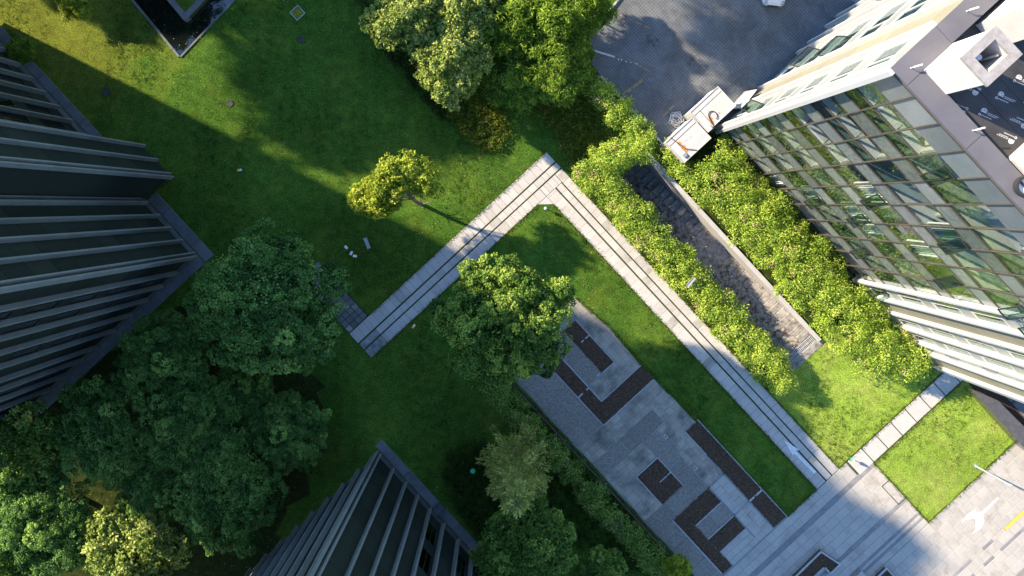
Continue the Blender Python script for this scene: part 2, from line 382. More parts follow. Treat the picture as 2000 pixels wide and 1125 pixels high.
M['yellow_plastic'] = surf('amber_plastic', [(0.3, (0.75, 0.42, 0.05)), (0.7, (0.82, 0.50, 0.08))], 3.0, 0.4, bump=0)
M['black_metal'] = surf('black_metal', [(0.3, (0.018, 0.018, 0.02)), (0.7, (0.03, 0.03, 0.033))], 2.0, 0.5, bump=0)
M['fence_rust'] = surf('fence_rail_brown', [(0.3, (0.06, 0.04, 0.035)), (0.7, (0.14, 0.09, 0.075))], 6.0, 0.7, bump=0.1)
M['bark'] = surf('bark', [(0.3, (0.10, 0.075, 0.055)), (0.7, (0.21, 0.165, 0.125))], 8.0, 0.95, 30, 0.25, 0.6, 20)
M['lamp_grey'] = surf('grey_lamp_metal', [(0.3, (0.30, 0.325, 0.34)), (0.7, (0.36, 0.385, 0.40))], 2.0, 0.4, bump=0)
M['hose'] = surf('grey_hose', [(0.3, (0.45, 0.46, 0.47)), (0.7, (0.56, 0.57, 0.58))], 6.0, 0.5, bump=0)
M['manhole'] = surf('cast_iron', [(0.3, (0.025, 0.026, 0.026)), (0.7, (0.06, 0.06, 0.058))], 12.0, 0.6, 40, 0.3, 0.4)
M['desk_white'] = surf('white_desk', [(0.3, (0.72, 0.72, 0.72)), (0.7, (0.78, 0.78, 0.78))], 2.0, 0.4, bump=0)
M['sofa'] = surf('charcoal_upholstery', [(0.3, (0.028, 0.03, 0.035)), (0.7, (0.05, 0.052, 0.058))], 6.0, 0.8, 30, 0.2)
M['curtain'] = surf('white_curtain', [(0.3, (0.55, 0.58, 0.60)), (0.7, (0.68, 0.70, 0.72))], 2.0, 0.8, bump=0)
M['carpaint'] = surf('white_car_paint', [(0.3, (0.74, 0.75, 0.77)), (0.7, (0.78, 0.79, 0.80))], 1.0, 0.2, bump=0, spec=0.6)
M['tyre'] = surf('tyre_rubber', [(0.3, (0.015, 0.015, 0.015)), (0.7, (0.025, 0.025, 0.025))], 9.0, 0.85)
FLOORC = [(0.46, 0.49, 0.52), (0.22, 0.25, 0.29), (0.36, 0.355, 0.345), (0.42, 0.43, 0.44), (0.085, 0.10, 0.12), (0.25, 0.28, 0.31), (0.33, 0.355, 0.38)]
for i, c in enumerate(FLOORC):
    M['floor%d' % i] = surf('office_floor_finish_%d' % i, [(0.3, tuple(q*0.92 for q in c)), (0.7, c)], 1.0, 0.7, 25, 0.06, 0)

def water_mat():
    m, nt, N, L, B = newmat('pond_water')
    B.inputs['Base Color'].default_value = (0.006, 0.008, 0.007, 1); B.inputs['Roughness'].default_value = 0.03
    B.inputs['IOR'].default_value = 1.7; B.inputs['Specular IOR Level'].default_value = 0.9
    g = N.new('ShaderNodeNewGeometry').outputs['Position']
    bp = N.new('ShaderNodeBump'); bp.inputs['Strength'].default_value = 0.12; bp.inputs['Distance'].default_value = 0.05
    L.new(noise(N, L, g, 1.6, 2, 0.5, 0.8), bp.inputs['Height']); L.new(bp.outputs[0], B.inputs['Normal'])
    return m
M['water'] = water_mat()

# foliage
M['leaf_camphor'] = leaf_mat('camphor_leaf', [(0.0, (0.028, 0.075, 0.017)), (0.5, (0.10, 0.21, 0.042)), (1.0, (0.30, 0.46, 0.10))], 0.22)
M['leaf_fresh'] = leaf_mat('fresh_leaf', [(0.0, (0.13, 0.19, 0.018)), (0.5, (0.33, 0.41, 0.038)), (1.0, (0.56, 0.60, 0.09))], 0.35)
M['leaf_pale'] = leaf_mat('pale_broad_leaf', [(0.0, (0.09, 0.15, 0.025)), (0.5, (0.26, 0.34, 0.065)), (1.0, (0.50, 0.54, 0.16))], 0.25)
M['leaf_bamboo'] = leaf_mat('narrow_leaf', [(0.0, (0.045, 0.10, 0.012)), (0.5, (0.14, 0.25, 0.027)), (1.0, (0.34, 0.46, 0.055))], 0.32)
M['leaf_hedge'] = leaf_mat('hedge_leaf', [(0.0, (0.11, 0.21, 0.022)), (0.5, (0.32, 0.47, 0.055)), (1.0, (0.60, 0.69, 0.13))], 0.36, new=(0.70, 0.48, 0.32))
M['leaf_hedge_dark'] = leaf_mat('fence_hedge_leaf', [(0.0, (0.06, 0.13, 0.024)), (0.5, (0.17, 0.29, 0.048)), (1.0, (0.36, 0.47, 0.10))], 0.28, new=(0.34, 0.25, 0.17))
M['leaf_camphor_sunlit'] = leaf_mat('sunlit_camphor_leaf', [(0.0, (0.04, 0.095, 0.018)), (0.5, (0.15, 0.255, 0.042)), (1.0, (0.44, 0.54, 0.09))], 0.28)  # camphor leaf made brighter and yellower, sunlight put into the colour
M['leaf_turf'] = leaf_mat('turf_blade', [(0.0, (0.02, 0.06, 0.010)), (0.5, (0.07, 0.13, 0.016)), (1.0, (0.20, 0.22, 0.035))], 0.3)
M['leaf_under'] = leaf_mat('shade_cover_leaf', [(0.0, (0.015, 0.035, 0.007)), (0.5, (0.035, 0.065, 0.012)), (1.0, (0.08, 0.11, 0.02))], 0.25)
M['leaf_olive'] = leaf_mat('olive_dry_leaf', [(0.0, (0.15, 0.17, 0.035)), (0.5, (0.38, 0.42, 0.085)), (1.0, (0.66, 0.67, 0.18))], 0.28)
M['leaf_cover'] = leaf_mat('ground_cover_leaf', [(0.0, (0.04, 0.075, 0.010)), (0.5, (0.12, 0.17, 0.018)), (1.0, (0.27, 0.29, 0.035))], 0.3, new=(0.34, 0.26, 0.10))

# ------------------------------------------------------------------ leaf geometry
def unit(a): return a / np.maximum(np.linalg.norm(a, axis=1, keepdims=True), 1e-9)
def leaf_mesh(name, P, D, Nn, length, width, tint, shoot, mat):
    n = len(P); D = unit(D); Wd = unit(np.cross(D, Nn))
    length = np.asarray(length).reshape(-1,1)*np.ones((n,1)); width = np.asarray(width).reshape(-1,1)*np.ones((n,1))
    Nu = unit(np.cross(Wd, D))
    V = np.empty((n,4,3)); V[:,0] = P; V[:,1] = P + D*length*0.5 + Wd*width*0.5 + Nu*length*0.08
    V[:,2] = P + D*length; V[:,3] = P + D*length*0.5 - Wd*width*0.5 + Nu*length*0.08
    me = bpy.data.meshes.new(name)
    me.vertices.add(n*4); me.vertices.foreach_set('co', V.reshape(-1).astype(np.float32))
    me.loops.add(n*4); me.loops.foreach_set('vertex_index', np.arange(n*4, dtype=np.int32))
    me.polygons.add(n); me.polygons.foreach_set('loop_start', np.arange(0, n*4, 4, dtype=np.int32))
    try: me.polygons.foreach_set('loop_total', np.full(n, 4, dtype=np.int32))
    except Exception: pass
    a = me.attributes.new('tint', 'FLOAT', 'FACE'); a.data.foreach_set('value', np.clip(tint,0,1).astype(np.float32))
    if shoot is not None:
        a = me.attributes.new('shoot', 'FLOAT', 'FACE'); a.data.foreach_set('value', shoot.astype(np.float32))
    me.update(calc_edges=True); me.validate(); me.materials.append(mat)
    return me
def sph(n):
    d = rng.normal(size=(n,3)); return unit(d)

def crown_points(lobes, clump_r, clumps_per, subs, per_sub, flat=0.75, up=-0.35):
    """leaf clusters: lobes -> clumps on their shells -> sub-clumps -> leaves. Returns P, N, clump id"""
    Ps, Ns, Ids = [], [], []; cid = 0
    for (x,y,z,rx,ry,rz) in lobes:
        n = clumps_per
        d = sph(n*4); d = d[d[:,2] > up][:n]
        rad = rng.uniform(0.62, 0.98, (len(d),1))
        C = np.array([x,y,z]) + d*np.array([rx,ry,rz])*rad
        for c in C:
            R = clump_r*rng.uniform(0.7, 1.25)
            sd = sph(subs*3); sd = sd[sd[:,2] > -0.45][:subs]
            SC = c + sd*R*np.array([1,1,flat])*rng.uniform(0.7,1.05,(len(sd),1))
            r2 = R*0.36
            k = per_sub
            ld = sph(len(SC)*k); ctr = np.repeat(SC, k, 0); out = unit(ctr - c)
            ld = unit(ld + out*0.7 + np.array([0,0,0.25]))
            Ps.append(ctr + ld*r2*rng.uniform(0.8,1.06,(len(ld),1))); Ns.append(ld)
            Ids.append(np.full(len(ld), cid)); cid += 1
    return np.concatenate(Ps), np.concatenate(Ns), np.concatenate(Ids)

def foliage(name, P, Nn, Ids, leaf_len, leaf_w, mat, jitter=0.8, shoot_frac=0.0, upbias=0.25, tint_sp=0.22):
    n = len(P)
    ct = rng.normal(0.45, 0.20, Ids.max()+1)
    tint = ct[Ids] + rng.normal(0, tint_sp, n)
    shoot = None
    if shoot_frac > 0:
        cs = (rng.random(Ids.max()+1) < shoot_frac).astype(float)
        shoot = cs[Ids]*(rng.random(n) < 0.45)
    nn = unit(Nn + rng.normal(0, jitter*0.6, (n,3)) + np.array([0,0,upbias]))
    t = np.cross(nn, sph(n)); D = unit(t + nn*rng.uniform(-0.1,0.5,(n,1)))
    return leaf_mesh(name, P, D, nn, leaf_len*rng.uniform(0.7,1.3,n), leaf_w*rng.uniform(0.75,1.25,n), tint, shoot, mat)

def trunk_mesh(name, top, r0, lobes, sway=0.3, limbs=6, start=0.35):
    mb = MB(); h = top[2]
    p = [(0,0,-0.1),(top[0]*0.2+sway*0.1, top[1]*0.2, h*0.3),(top[0]*0.55, top[1]*0.55+sway*0.1, h*0.65),(top[0],top[1],h)]
    mb.tube(p, [r0*1.25, r0*0.85, r0*0.55, r0*0.2], 9)
    for i in range(limbs):
        L = lobes[i % len(lobes)]
        a = Vector(p[1]).lerp(Vector(p[2]), random.uniform(0.0, 0.9)) if i % 2 else Vector(p[2]).lerp(Vector(p[3]), random.uniform(0,0.5))
        w = random.uniform(0, 6.28)
        e = Vector((L[0]+L[3]*0.55*math.cos(w), L[1]+L[4]*0.55*math.sin(w), L[2]+L[5]*random.uniform(-0.1,0.45)))
        m1 = a.lerp(e, 0.5) + Vector((random.uniform(-.3,.3), random.uniform(-.3,.3), random.uniform(0.0,.4)))
        mb.tube([tuple(a), tuple(m1), tuple(e)], [r0*0.42, r0*0.26, r0*0.07], 6)
        for q in range(2):
            e2 = m1 + Vector((random.uniform(-1.2,1.2), random.uniform(-1.2,1.2), random.uniform(0.2,1.0)))
            mb.tube([tuple(m1), tuple(m1.lerp(e2,.5)), tuple(e2)], [r0*0.2, r0*0.12, r0*0.04], 5)
    me = bpy.data.meshes.new(name); me.from_pydata(mb.v, [], mb.f); me.materials.append(M['bark'])
    me.polygons.foreach_set('use_smooth', [True]*len(me.polygons))
    return me

def tree(name, label, base, crown_me, trunk_me, rot=0.0, scale=1.0, group=None, cat='tree', zs=None, crown_name='crown'):
    o = bpy.data.objects.new(name, None); COL.objects.link(o); o.empty_display_size = 0.5
    o.location = base; o.rotation_euler = (0,0,rot); o.scale = (scale, scale, zs if zs else scale)
    tag(o, label, cat, group)
    for nm, me in ((crown_name, crown_me), ('trunk', trunk_me)):
        if me is None: continue
        c = bpy.data.objects.new(nm, me); COL.objects.link(c); c.parent = o
    return o

# ------------------------------------------------------------------ the ground
PIT = (4.3, 23.3, 7.4, 10.2)                          # the sunken stairway: u0, u1, v0, v1
POND = [uv(255,-6), uv(352,112), uv(480,-6), uv(700,-240), uv(480,-240)]
def sheet_rects(mb, u0, u1, v0, v1, z, hole=None):
    if hole is None:
        mb.poly([(u0,v0,z),(u1,v0,z),(u1,v1,z),(u0,v1,z)]); return
    a, b, c, d = hole
    us = [u0, a, b, u1]; vs = [v0, c, d, v1]
    for i in range(3):
        for j in range(3):
            if i == 1 and j == 1: continue
            mb.poly([(us[i],vs[j],z),(us[i+1],vs[j],z),(us[i+1],vs[j+1],z),(us[i],vs[j+1],z)])
g = MB(); sheet_rects(g, -400, 400, -400, 400, 0.0, PIT)
g.build('ground', M['lawn'], base=(0,0,0), kind='structure')

def sheet(name, poly, z, mat, kind='structure', **k):
    return MB().poly([(p[0],p[1],z) for p in poly]).build(name, mat, base=(poly[0][0],poly[0][1],z), kind=kind, **k)
def rect(u0,u1,v0,v1): return [(u0,v0),(u1,v0),(u1,v1),(u0,v1)]
def wob(poly, amp=0.06, step=0.5):
    """the same outline with a slightly uneven, hand-cut edge"""
    out = []
    for i in range(len(poly)):
        a, b = poly[i], poly[(i+1) % len(poly)]
        d = math.hypot(b[0]-a[0], b[1]-a[1]); n = max(1, int(d/step))
        for k in range(n):
            t = k/n; out.append((a[0]+(b[0]-a[0])*t+random.uniform(-amp,amp), a[1]+(b[1]-a[1])*t+random.uniform(-amp,amp)))
    return out

sheet('lawn', wob(rect(23.6, 31.5, 4.95, 16.5), 0.05), 0.004, M['lawn_dry'])
sheet('lawn', wob([(33.05,7.15),(39.1,7.15),(39.0,16.1),(33.05,16.4)], 0.05), 0.004, M['lawn_dry'])
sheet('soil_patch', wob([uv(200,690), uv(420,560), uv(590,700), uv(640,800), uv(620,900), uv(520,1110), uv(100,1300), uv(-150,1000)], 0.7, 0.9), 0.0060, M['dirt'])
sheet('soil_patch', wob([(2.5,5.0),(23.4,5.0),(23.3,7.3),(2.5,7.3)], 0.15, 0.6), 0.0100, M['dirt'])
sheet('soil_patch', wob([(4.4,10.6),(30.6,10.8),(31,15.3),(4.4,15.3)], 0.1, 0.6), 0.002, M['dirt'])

# ------------------------------------------------------------------ paving pieces
def pave(parent, u0, u1, v0, v1, along, size, width, z, dz, mat, gap=0.014, jit=0.25, skip=None, names='paving_slab', mats=None, count=None):
    """rows of slabs; 'along' is the axis the rows run in"""
    out = []
    a0, a1, b0, b1 = (u0,u1,v0,v1) if along == 'u' else (v0,v1,u0,u1)
    nb = max(1, int(round((b1-b0)/width))); wb = (b1-b0)/nb
    for r in range(nb):
        x = a0; off = random.uniform(0.3, 1.0)*size; first = True
        while x < a1 - 1e-6:
            Lh = off if first else size*random.choice((0.75, 1.0, 1.0, 1.25)) if jit else size
            first = False
            e = min(a1, x+Lh)
            if a1 - e < size*0.3: e = a1
            c = ((x+e)/2, b0+(r+0.5)*wb); d = (round(e-x-gap,2), round(wb-gap,2))
            cu, cv, du, dv = (c[0],c[1],d[0],d[1]) if along == 'u' else (c[1],c[0],d[1],d[0])
            if not (skip and skip(cu, cv, du, dv)):
                m = random.choices(mats[0], mats[1])[0] if mats else mat
                out.append(shared_box(names, m, parent, cu, cv, z+random.uniform(0,0.004), du, dv, dz))
            x = e
    return out

# the V-shaped garden path: three strips of slabs with two planted grooves, in two legs
gp = thing('garden_path', None, None, (0,4.0,0), kind='structure')
MB().box(-0.92,1.57,-15.32,4.90,-0.02,0.012).box(1.57,31.58,2.62,4.90,-0.02,0.012).build('path_bed', M['joint'], gp)
L1 = [(-0.90,0.06),(0.17,0.69),(0.79,1.55)]
L2 = [(2.64,3.52),(3.63,4.13),(4.22,4.88)]
for (a,b) in L1:
    pave(gp, a, b, -13.6, 4.88 if a < 0.7 else 2.62, 'v', 0.62, b-a, 0.0, 0.035, M['path'], mats=((M['path'],M['path_worn']),(.88,.12)))
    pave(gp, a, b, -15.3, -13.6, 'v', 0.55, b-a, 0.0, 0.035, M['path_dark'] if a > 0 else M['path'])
for i, (a,b) in enumerate(L2):
    pave(gp, 1.57 if i < 2 else 0.80, 31.56, a, b, 'u', 0.66, b-a, 0.0, 0.035, M['path'], mats=((M['path'],M['path_worn']),(.88,.12)))
pave(gp, 0.80, 1.55, 2.64, 4.20, 'v', 0.5, 0.75, 0.0, 0.034, M['path'])
# chamfered inner corner
MB().prism([(1.57,2.62),(1.57,1.75),(2.35,2.62)],0.0,0.034).build('corner_slab', M['path'], gp)

# the small paver walk that runs off under the camphor tree
pw = thing('paver_walk', None, None, (-1.5,-14.4,0), kind='structure')
MB().box(-6.5,-0.93,-15.28,-13.3,-0.02,0.010).build('walk_bed', M['joint'], pw)
for i in range(5):
    for j in range(4):
        shared_box('paver', M['path_dark'] if (i+j) % 5 == 0 else M['stone_apron'], pw, -1.2-0.47*i, -15.04+0.47*j, 0.0, 0.42, 0.42, 0.034)
pave(pw, -6.5, -3.4, -15.26, -13.32, 'u', 0.9, 0.95, 0.0, 0.034, M['stone_apron'])

# stepping-slab walk across the right-hand lawn
sw = thing('slab_walk', None, None, (32.3,11,0), kind='structure')
MB().box(31.52,33.06,5.6,17.5,-0.02,0.010).build('walk_bed', M['joint'], sw)
for k in range(8):
    shared_box('paving_slab', M['path'], sw, 32.28, 6.45+1.47*k, 0.0, 1.36, 1.40, 0.04)

# ------------------------------------------------------------------ plaza with dark stone bands
pz = thing('plaza', None, None, (38,2,0), kind='structure')
MB().box(31.6,60,-30,4.92,-0.02,0.012).box(31.6,33.0,4.92,5.6,-0.02,0.012).box(33.0,60,4.92,7.1,-0.02,0.012).box(39.15,60,7.1,30,-0.02,0.012).build('plaza_bed', M['bed'], pz)
def onscreen(cu, cv):
    x, y, _ = wpos(cu, cv, 0)
    px = NX + x*F/H; py = NY - y*F/H
    return -20 < px < 2030 and -20 < py < 1150
BANDS = [(32.86,33.26),(36.5,36.8),(38.0,38.2),(38.45,38.65),(43.25,43.5),(44.2,44.45)]
rows = [(31.62,32.24),(32.24,32.86),(33.26,33.9),(33.9,34.55),(34.55,35.2),(35.2,35.85),(35.85,36.5),(36.8,37.4),(37.4,38.0),(38.2,38.45),(38.65,39.13),
        (39.17,39.95),(39.95,40.6),(40.6,41.25),(41.25,41.95),(41.95,42.6),(42.6,43.25),(43.5,44.2),(44.45,45.1),(45.1,45.8),(45.8,46.5)]
PLANTERS = [[uv(1600,1072),uv(1640,1098),uv(1619,1119),uv(1607,1106),uv(1560,1150),uv(1525,1145)],
            [uv(1728,1104),uv(1752,1131),uv(1700,1180),uv(1676,1154)], [uv(1680,1112),uv(1702,1134),uv(1680,1160),uv(1655,1138)]]
plaza_slabs = []
def plaza_rows():
    for (a,b) in rows + BANDS:
        isband = (a,b) in BANDS
        v = -12.0 + random.uniform(0,0.6)
        top = 5.55 if b < 33 else (7.1 if b < 39.15 else 18.0)
        while v < top:
            Lh = (1.0 if isband else 0.98)*random.choice((0.7,0.85,1.0,1.0,1.2))
            if not isband and b - a < 0.3: Lh *= 0.5
            e = min(top, v+Lh)
            if top-e < 0.25: e = top
            cu, cv = (a+b)/2, (v+e)/2
            if onscreen(cu, cv):
                mat = M['band'] if isband else M['plaza']
                if isband and cv > 7 and random.random() < 0.25: mat = M['plaza']
                plaza_slabs.append((cu, cv, b-a-0.014, round(e-v-0.014,2), mat))
            v = e
plaza_rows()
plaza_slabs.sort(key=lambda q: -q[2]*q[3])
band_slabs = [q for q in plaza_slabs if q[4] is M['band']]; plaza_slabs = [q for q in plaza_slabs if q[4] is not M['band']]
for q in band_slabs:
    shared_box('band_stone', q[4], pz, q[0], q[1], random.uniform(0,0.004), q[2], q[3], 0.035)
for q in plaza_slabs[:300]:
    shared_box('paving_slab', q[4], pz, q[0], q[1], random.uniform(0,0.004), q[2], q[3], 0.035)
mb = MB()
for q in plaza_slabs[300:]:
    mb.box(q[0]-q[2]/2, q[0]+q[2]/2, q[1]-q[3]/2, q[1]+q[3]/2, 0.0, 0.036)
if mb.v: mb.build('paving_slabs', M['plaza'], pz, kind='stuff')

def flat_mark(name, polys, z, mat, parent):
    mb = MB()
    for p in polys: mb.poly([(q[0],q[1],z) for q in p])
    return mb.build(name, mat, parent)
# painted arrows and the yellow line on the plaza and path
flat_mark('painted_arrow', [[uv(1440+x*.2534,840+y*.2534) for x,y in ((360,75),(478,152),(449,158),(607,320),(590,335),(437,180),(425,192))]], 0.0436, M['worn_paint'], gp)
flat_mark('painted_arrow', [[uv(1850+x*.16,880+y*.16) for x,y in ((612,562),(636,580),(432,780),(455,860),(410,950),(290,1020),(345,960),(340,830),(215,845),(160,895),(240,770),(355,705),(340,745),(408,752))]], 0.0436, M['white_paint'], pz)
flat_mark('painted_line', [[(43.25,11.0),(43.5,11.0),(43.5,16.5),(43.25,16.5)]], 0.0436, M['yellow_paint'], pz)
# a sunk access cover framed in grass joints
flat_mark('access_cover', [[(34.7,6.35),(36.6,6.35),(36.6,6.41),(34.7,6.41)],[(34.7,6.35),(34.76,6.35),(34.76,7.1),(34.7,7.1)],[(36.54,6.35),(36.6,6.35),(36.6,7.1),(36.54,7.1)]], 0.0440, M['joint'], pz)

# ------------------------------------------------------------------ old parking court
pk = thing('parking_pavement', None, None, (20,-5,0), kind='structure')
pk_poly = [(8.7,-0.95),(8.5,-2.6),(9.6,-5),(10.4,-8.55),(31.6,-8.55),(31.6,-0.5),(21.8,-0.62),(16,-0.85),(12.0,-0.62)]
MB().prism(wob(pk_poly,0.04,0.8), -0.02, 0.012).build('pavement_bed', M['bed'], pk)
BEDS = {'A': [rect(9.9,14.15,-3.3,-2.1)],
        'B': [rect(10.6,15.75,-5.88,-4.82), rect(15.75,17.1,-5.88,-0.8)],
        'C': [rect(21.7,24.5,-6.7,-4.6)],
        'D': [rect(25.95,27.35,-6.9,-3.3), rect(27.35,31.45,-6.9,-5.95), rect(28.8,30.05,-5.95,-3.3)],
        'E': [rect(21.7,31.5,-1.68,-0.45)]}
allbeds = [r for rs in BEDS.values() for r in rs]
def inbed(cu, cv, du, dv):
    for r in allbeds:
        if r[0][0]-0.1 < cu-du/2 and cu+du/2 < r[1][0]+0.1 and r[0][1]-0.1 < cv-dv/2 and cv+dv/2 < r[2][1]+0.1: return True
    return cu < 8.6 or (cv < -2.6 and cu < 9.0 + (-cv-2.6)*0.25)
A_, P_ = M['aggregate'], M['parking']
pave(pk, 8.6, 16.0, -0.9-1.1, -0.95, 'u', 0.8, 0.55, 0.0, 0.035, P_, skip=inbed)
pave(pk, 9.0, 12.3, -4.7, -3.35, 'u', 3.0, 1.35, 0.0, 0.034, A_, skip=inbed, jit=0)
pave(pk, 12.3, 14.1, -4.7, -3.35, 'u', 1.8, 1.35, 0.0, 0.034, A_, skip=inbed, jit=0)
pave(pk, 14.25, 15.7, -4.7, -2.0, 'v', 0.7, 0.48, 0.0, 0.035, P_, skip=inbed)
pave(pk, 9.6, 17.0, -8.5, -5.95, 'u', 2.6, 1.27, 0.0, 0.034, A_, skip=inbed)
pave(pk, 17.15, 18.75, -8.5, -0.75, 'v', 0.75, 0.53, 0.0, 0.035, P_)
pave(pk, 18.75, 20.0, -8.5, -2.4, 'v', 3.0, 1.25, 0.0, 0.034, A_, jit=0)
pave(pk, 18.75, 21.6, -2.4, -0.66, 'u', 0.75, 0.58, 0.0, 0.035, P_)
pave(pk, 20.0, 21.6, -8.5, -4.6, 'v', 0.65, 0.53, 0.0, 0.035, P_)
pave(pk, 20.0, 22.9, -4.55, -3.3, 'u', 2.9, 1.25, 0.0, 0.034, A_, jit=0)
pave(pk, 22.9, 25.9, -4.55, -3.3, 'u', 1.5, 1.25, 0.0, 0.034, A_, jit=0)
pave(pk, 20.0, 26.0, -3.3, -1.75, 'u', 0.7, 0.5, 0.0, 0.035, P_)
pave(pk, 24.55, 25.9, -8.5, -4.6, 'v', 3.9, 1.35, 0.0, 0.034, A_, jit=0)
pave(pk, 21.6, 24.55, -8.5, -6.75, 'u', 0.95, 0.87, 0.0, 0.034, P_)
pave(pk, 27.4, 28.75, -5.9, -3.3, 'v', 2.6, 1.35, 0.0, 0.034, A_, jit=0)
pave(pk, 25.9, 31.6, -8.5, -6.95, 'u', 2.0, 1.55, 0.0, 0.034, A_)
pave(pk, 26.0, 31.58, -3.25, -1.75, 'u', 0.8, 0.75, 0.0, 0.035, M['plaza'])
pave(pk, 30.1, 31.58, -5.9, -3.25, 'v', 0.8, 0.5, 0.0, 0.035, M['plaza'])
# dark stone lines between the bays
for (a,b,c,d) in ((14.12,14.26,-4.75,-2.1),(11.0,14.3,-4.82,-4.72),(22.85,22.97,-4.55,-3.25),(25.9,26.02,-4.5,-1.7),(21.6,31.5,-1.8,-1.68),(20.0,31.0,-3.32,-3.2),(31.5,31.63,-7,-0.4),(28.72,28.84,-3.3,-1.7)):
    MB().box(a,b,c,d,0.0,0.042).build('edge_strip', M['band'], pk)

def soil_bed(rects, label, strips):
    r0 = rects[0]; t = thing('planting_bed', label, 'planting bed', ((r0[0][0]+r0[1][0])/2, (r0[0][1]+r0[2][1])/2, 0), group='soil beds of the old parking court')
    mb = MB()
    for r in rects:
        # a fine grid of lumpy soil
        u0,u1,v0,v1 = r[0][0], r[1][0], r[0][1], r[2][1]
        nu, nv = max(2,int((u1-u0)/0.16)), max(2,int((v1-v0)/0.16)); b = len(mb.v)
        for i in range(nu+1):
            for j in range(nv+1):
                edge = i in (0,nu) or j in (0,nv)
                du = random.uniform(-0.05,0.03) if edge and i in (0,nu) else 0
                mb.v.append((u0+(u1-u0)*i/nu+du, v0+(v1-v0)*j/nv+(random.uniform(-0.05,0.03) if edge and j in (0,nv) else 0), 0.047+(0 if edge else random.uniform(0,0.045))))
        for i in range(nu):
            for j in range(nv):
                q = b+i*(nv+1)+j; mb.f.append((q, q+nv+1, q+nv+2, q+1))
    mb.build('soil', M['soil'], t)
    bt = MB()
    for r in rects:
        n = int((r[1][0]-r[0][0])*(r[2][1]-r[0][1])*11)
        for k in range(n):
            u = random.uniform(r[0][0]+.05,r[1][0]-.05); v = random.uniform(r[0][1]+.05,r[2][1]-.05); s = random.uniform(0.008,0.024)
            bt.prism([(u+s*math.cos(w+0.4*k),v+s*0.7*math.sin(w+0.4*k)) for w in (0,1.6,3.1,4.7)], 0.06, 0.10)
    bt.build('gravel_bits', M['bits'], t, kind='stuff')
    for (a,b,c,d) in strips:
        MB().box(a,b,c,d,0.0,0.075).build('kerb_stone', M['kerb'], t)
    return t
soil_bed(BEDS['A'], 'ragged straight soil bed with one short kerb, half under the bushy round tree', [(11.35,11.45,-2.9,-2.08),(9.9,14.2,-2.11,-2.05),(14.14,14.22,-3.3,-2.06)])
soil_bed(BEDS['B'], 'L-shaped brown soil bed in the pavement reaching the lawn edge', [(14.25,14.36,-5.9,-4.78),(10.6,15.74,-4.83,-4.76),(15.68,15.75,-4.76,-0.8),(17.1,17.17,-5.9,-0.8),(10.6,17.1,-5.95,-5.88)])
soil_bed(BEDS['C'], 'square soil bed split by a thin broken kerb', [(23.1,23.18,-5.7,-4.6),(21.62,21.7,-6.7,-4.55),(21.7,24.5,-6.78,-6.7),(21.7,24.5,-4.6,-4.54)])
soil_bed(BEDS['D'], 'comb-shaped brown soil bed with two teeth at the plaza end', [(27.35,27.42,-5.95,-3.3),(25.9,31.4,-6.98,-6.9),(30.05,30.12,-5.95,-3.3),(28.73,28.8,-5.95,-3.3)])
soil_bed(BEDS['E'], 'long straight soil bed along the strip lawn edge', [(28.7,28.84,-1.7,-0.42),(21.6,31.5,-0.46,-0.38),(21.6,24.0,-1.76,-1.69)])

# numbers painted on the bays
def painted_text(txt, u, v, size, rot, parent, mat):
    c = bpy.data.curves.new('bay_number', 'FONT'); c.body = txt; c.size = size; c.align_x = 'CENTER'; c.align_y = 'CENTER'
    o = bpy.data.objects.new('tmp', c); COL.objects.link(o)
    dg = bpy.context.evaluated_depsgraph_get(); me = bpy.data.meshes.new_from_object(o.evaluated_get(dg))
    bpy.data.objects.remove(o); me.materials.clear(); me.materials.append(mat)
    n = bpy.data.objects.new('bay_number', me); COL.objects.link(n); n.parent = parent
    bs = BASE[parent.name]; n.location = (u-bs[0], v-bs[1], 0.0436); n.rotation_euler = (0,0,rot)
    return n
for t_, p_ in (('53',(1299,853)),('15',(1357,914)),('56',(1420,982)),('6',(1169,732))):
    a = uv(*p_); painted_text(t_, a[0], a[1], 0.42, 0.0, pk, M['white_paint'])

# raised planters on the plaza
for i, (poly, lb) in enumerate(zip(PLANTERS, ('raised L-shaped planter with grey kerb and bare soil on the plaza', 'small raised square planter with grey kerb and bare soil', 'low square stone block between the two raised planters'))):
    b = poly[0]; t = thing('planter', lb, 'planter', (b[0],b[1],0.03))
    if i < 2:
        cu = sum(p[0] for p in poly)/len(poly); cv = sum(p[1] for p in poly)/len(poly)
        n = len(poly)
        for k in range(n):
            a, c = poly[k], poly[(k+1) % n]
            d = math.hypot(c[0]-a[0], c[1]-a[1]); nx, ny = -(c[1]-a[1])/d, (c[0]-a[0])/d
            ar = sum(poly[q][0]*poly[(q+1)%n][1]-poly[(q+1)%n][0]*poly[q][1] for q in range(n))
            sg = 1 if ar > 0 else -1; w = 0.12*sg
            MB().prism([a,c,(c[0]+nx*w,c[1]+ny*w),(a[0]+nx*w,a[1]+ny*w)],0.03,0.36+0.002*k).build('kerb', M['kerb'], t)
        MB().prism(poly,0.03,0.29).build('soil', M['soil'], t)
    else:
        MB().prism(poly,0.03,0.22,0.04).build('block', M['parking'], t)
        MB().prism([(p[0]*0.8+0.2*poly[0][0],p[1]*0.8+0.2*poly[0][1]) for p in poly],0.22,0.27,0.08).build('cap_stone', M['kerb'], t)

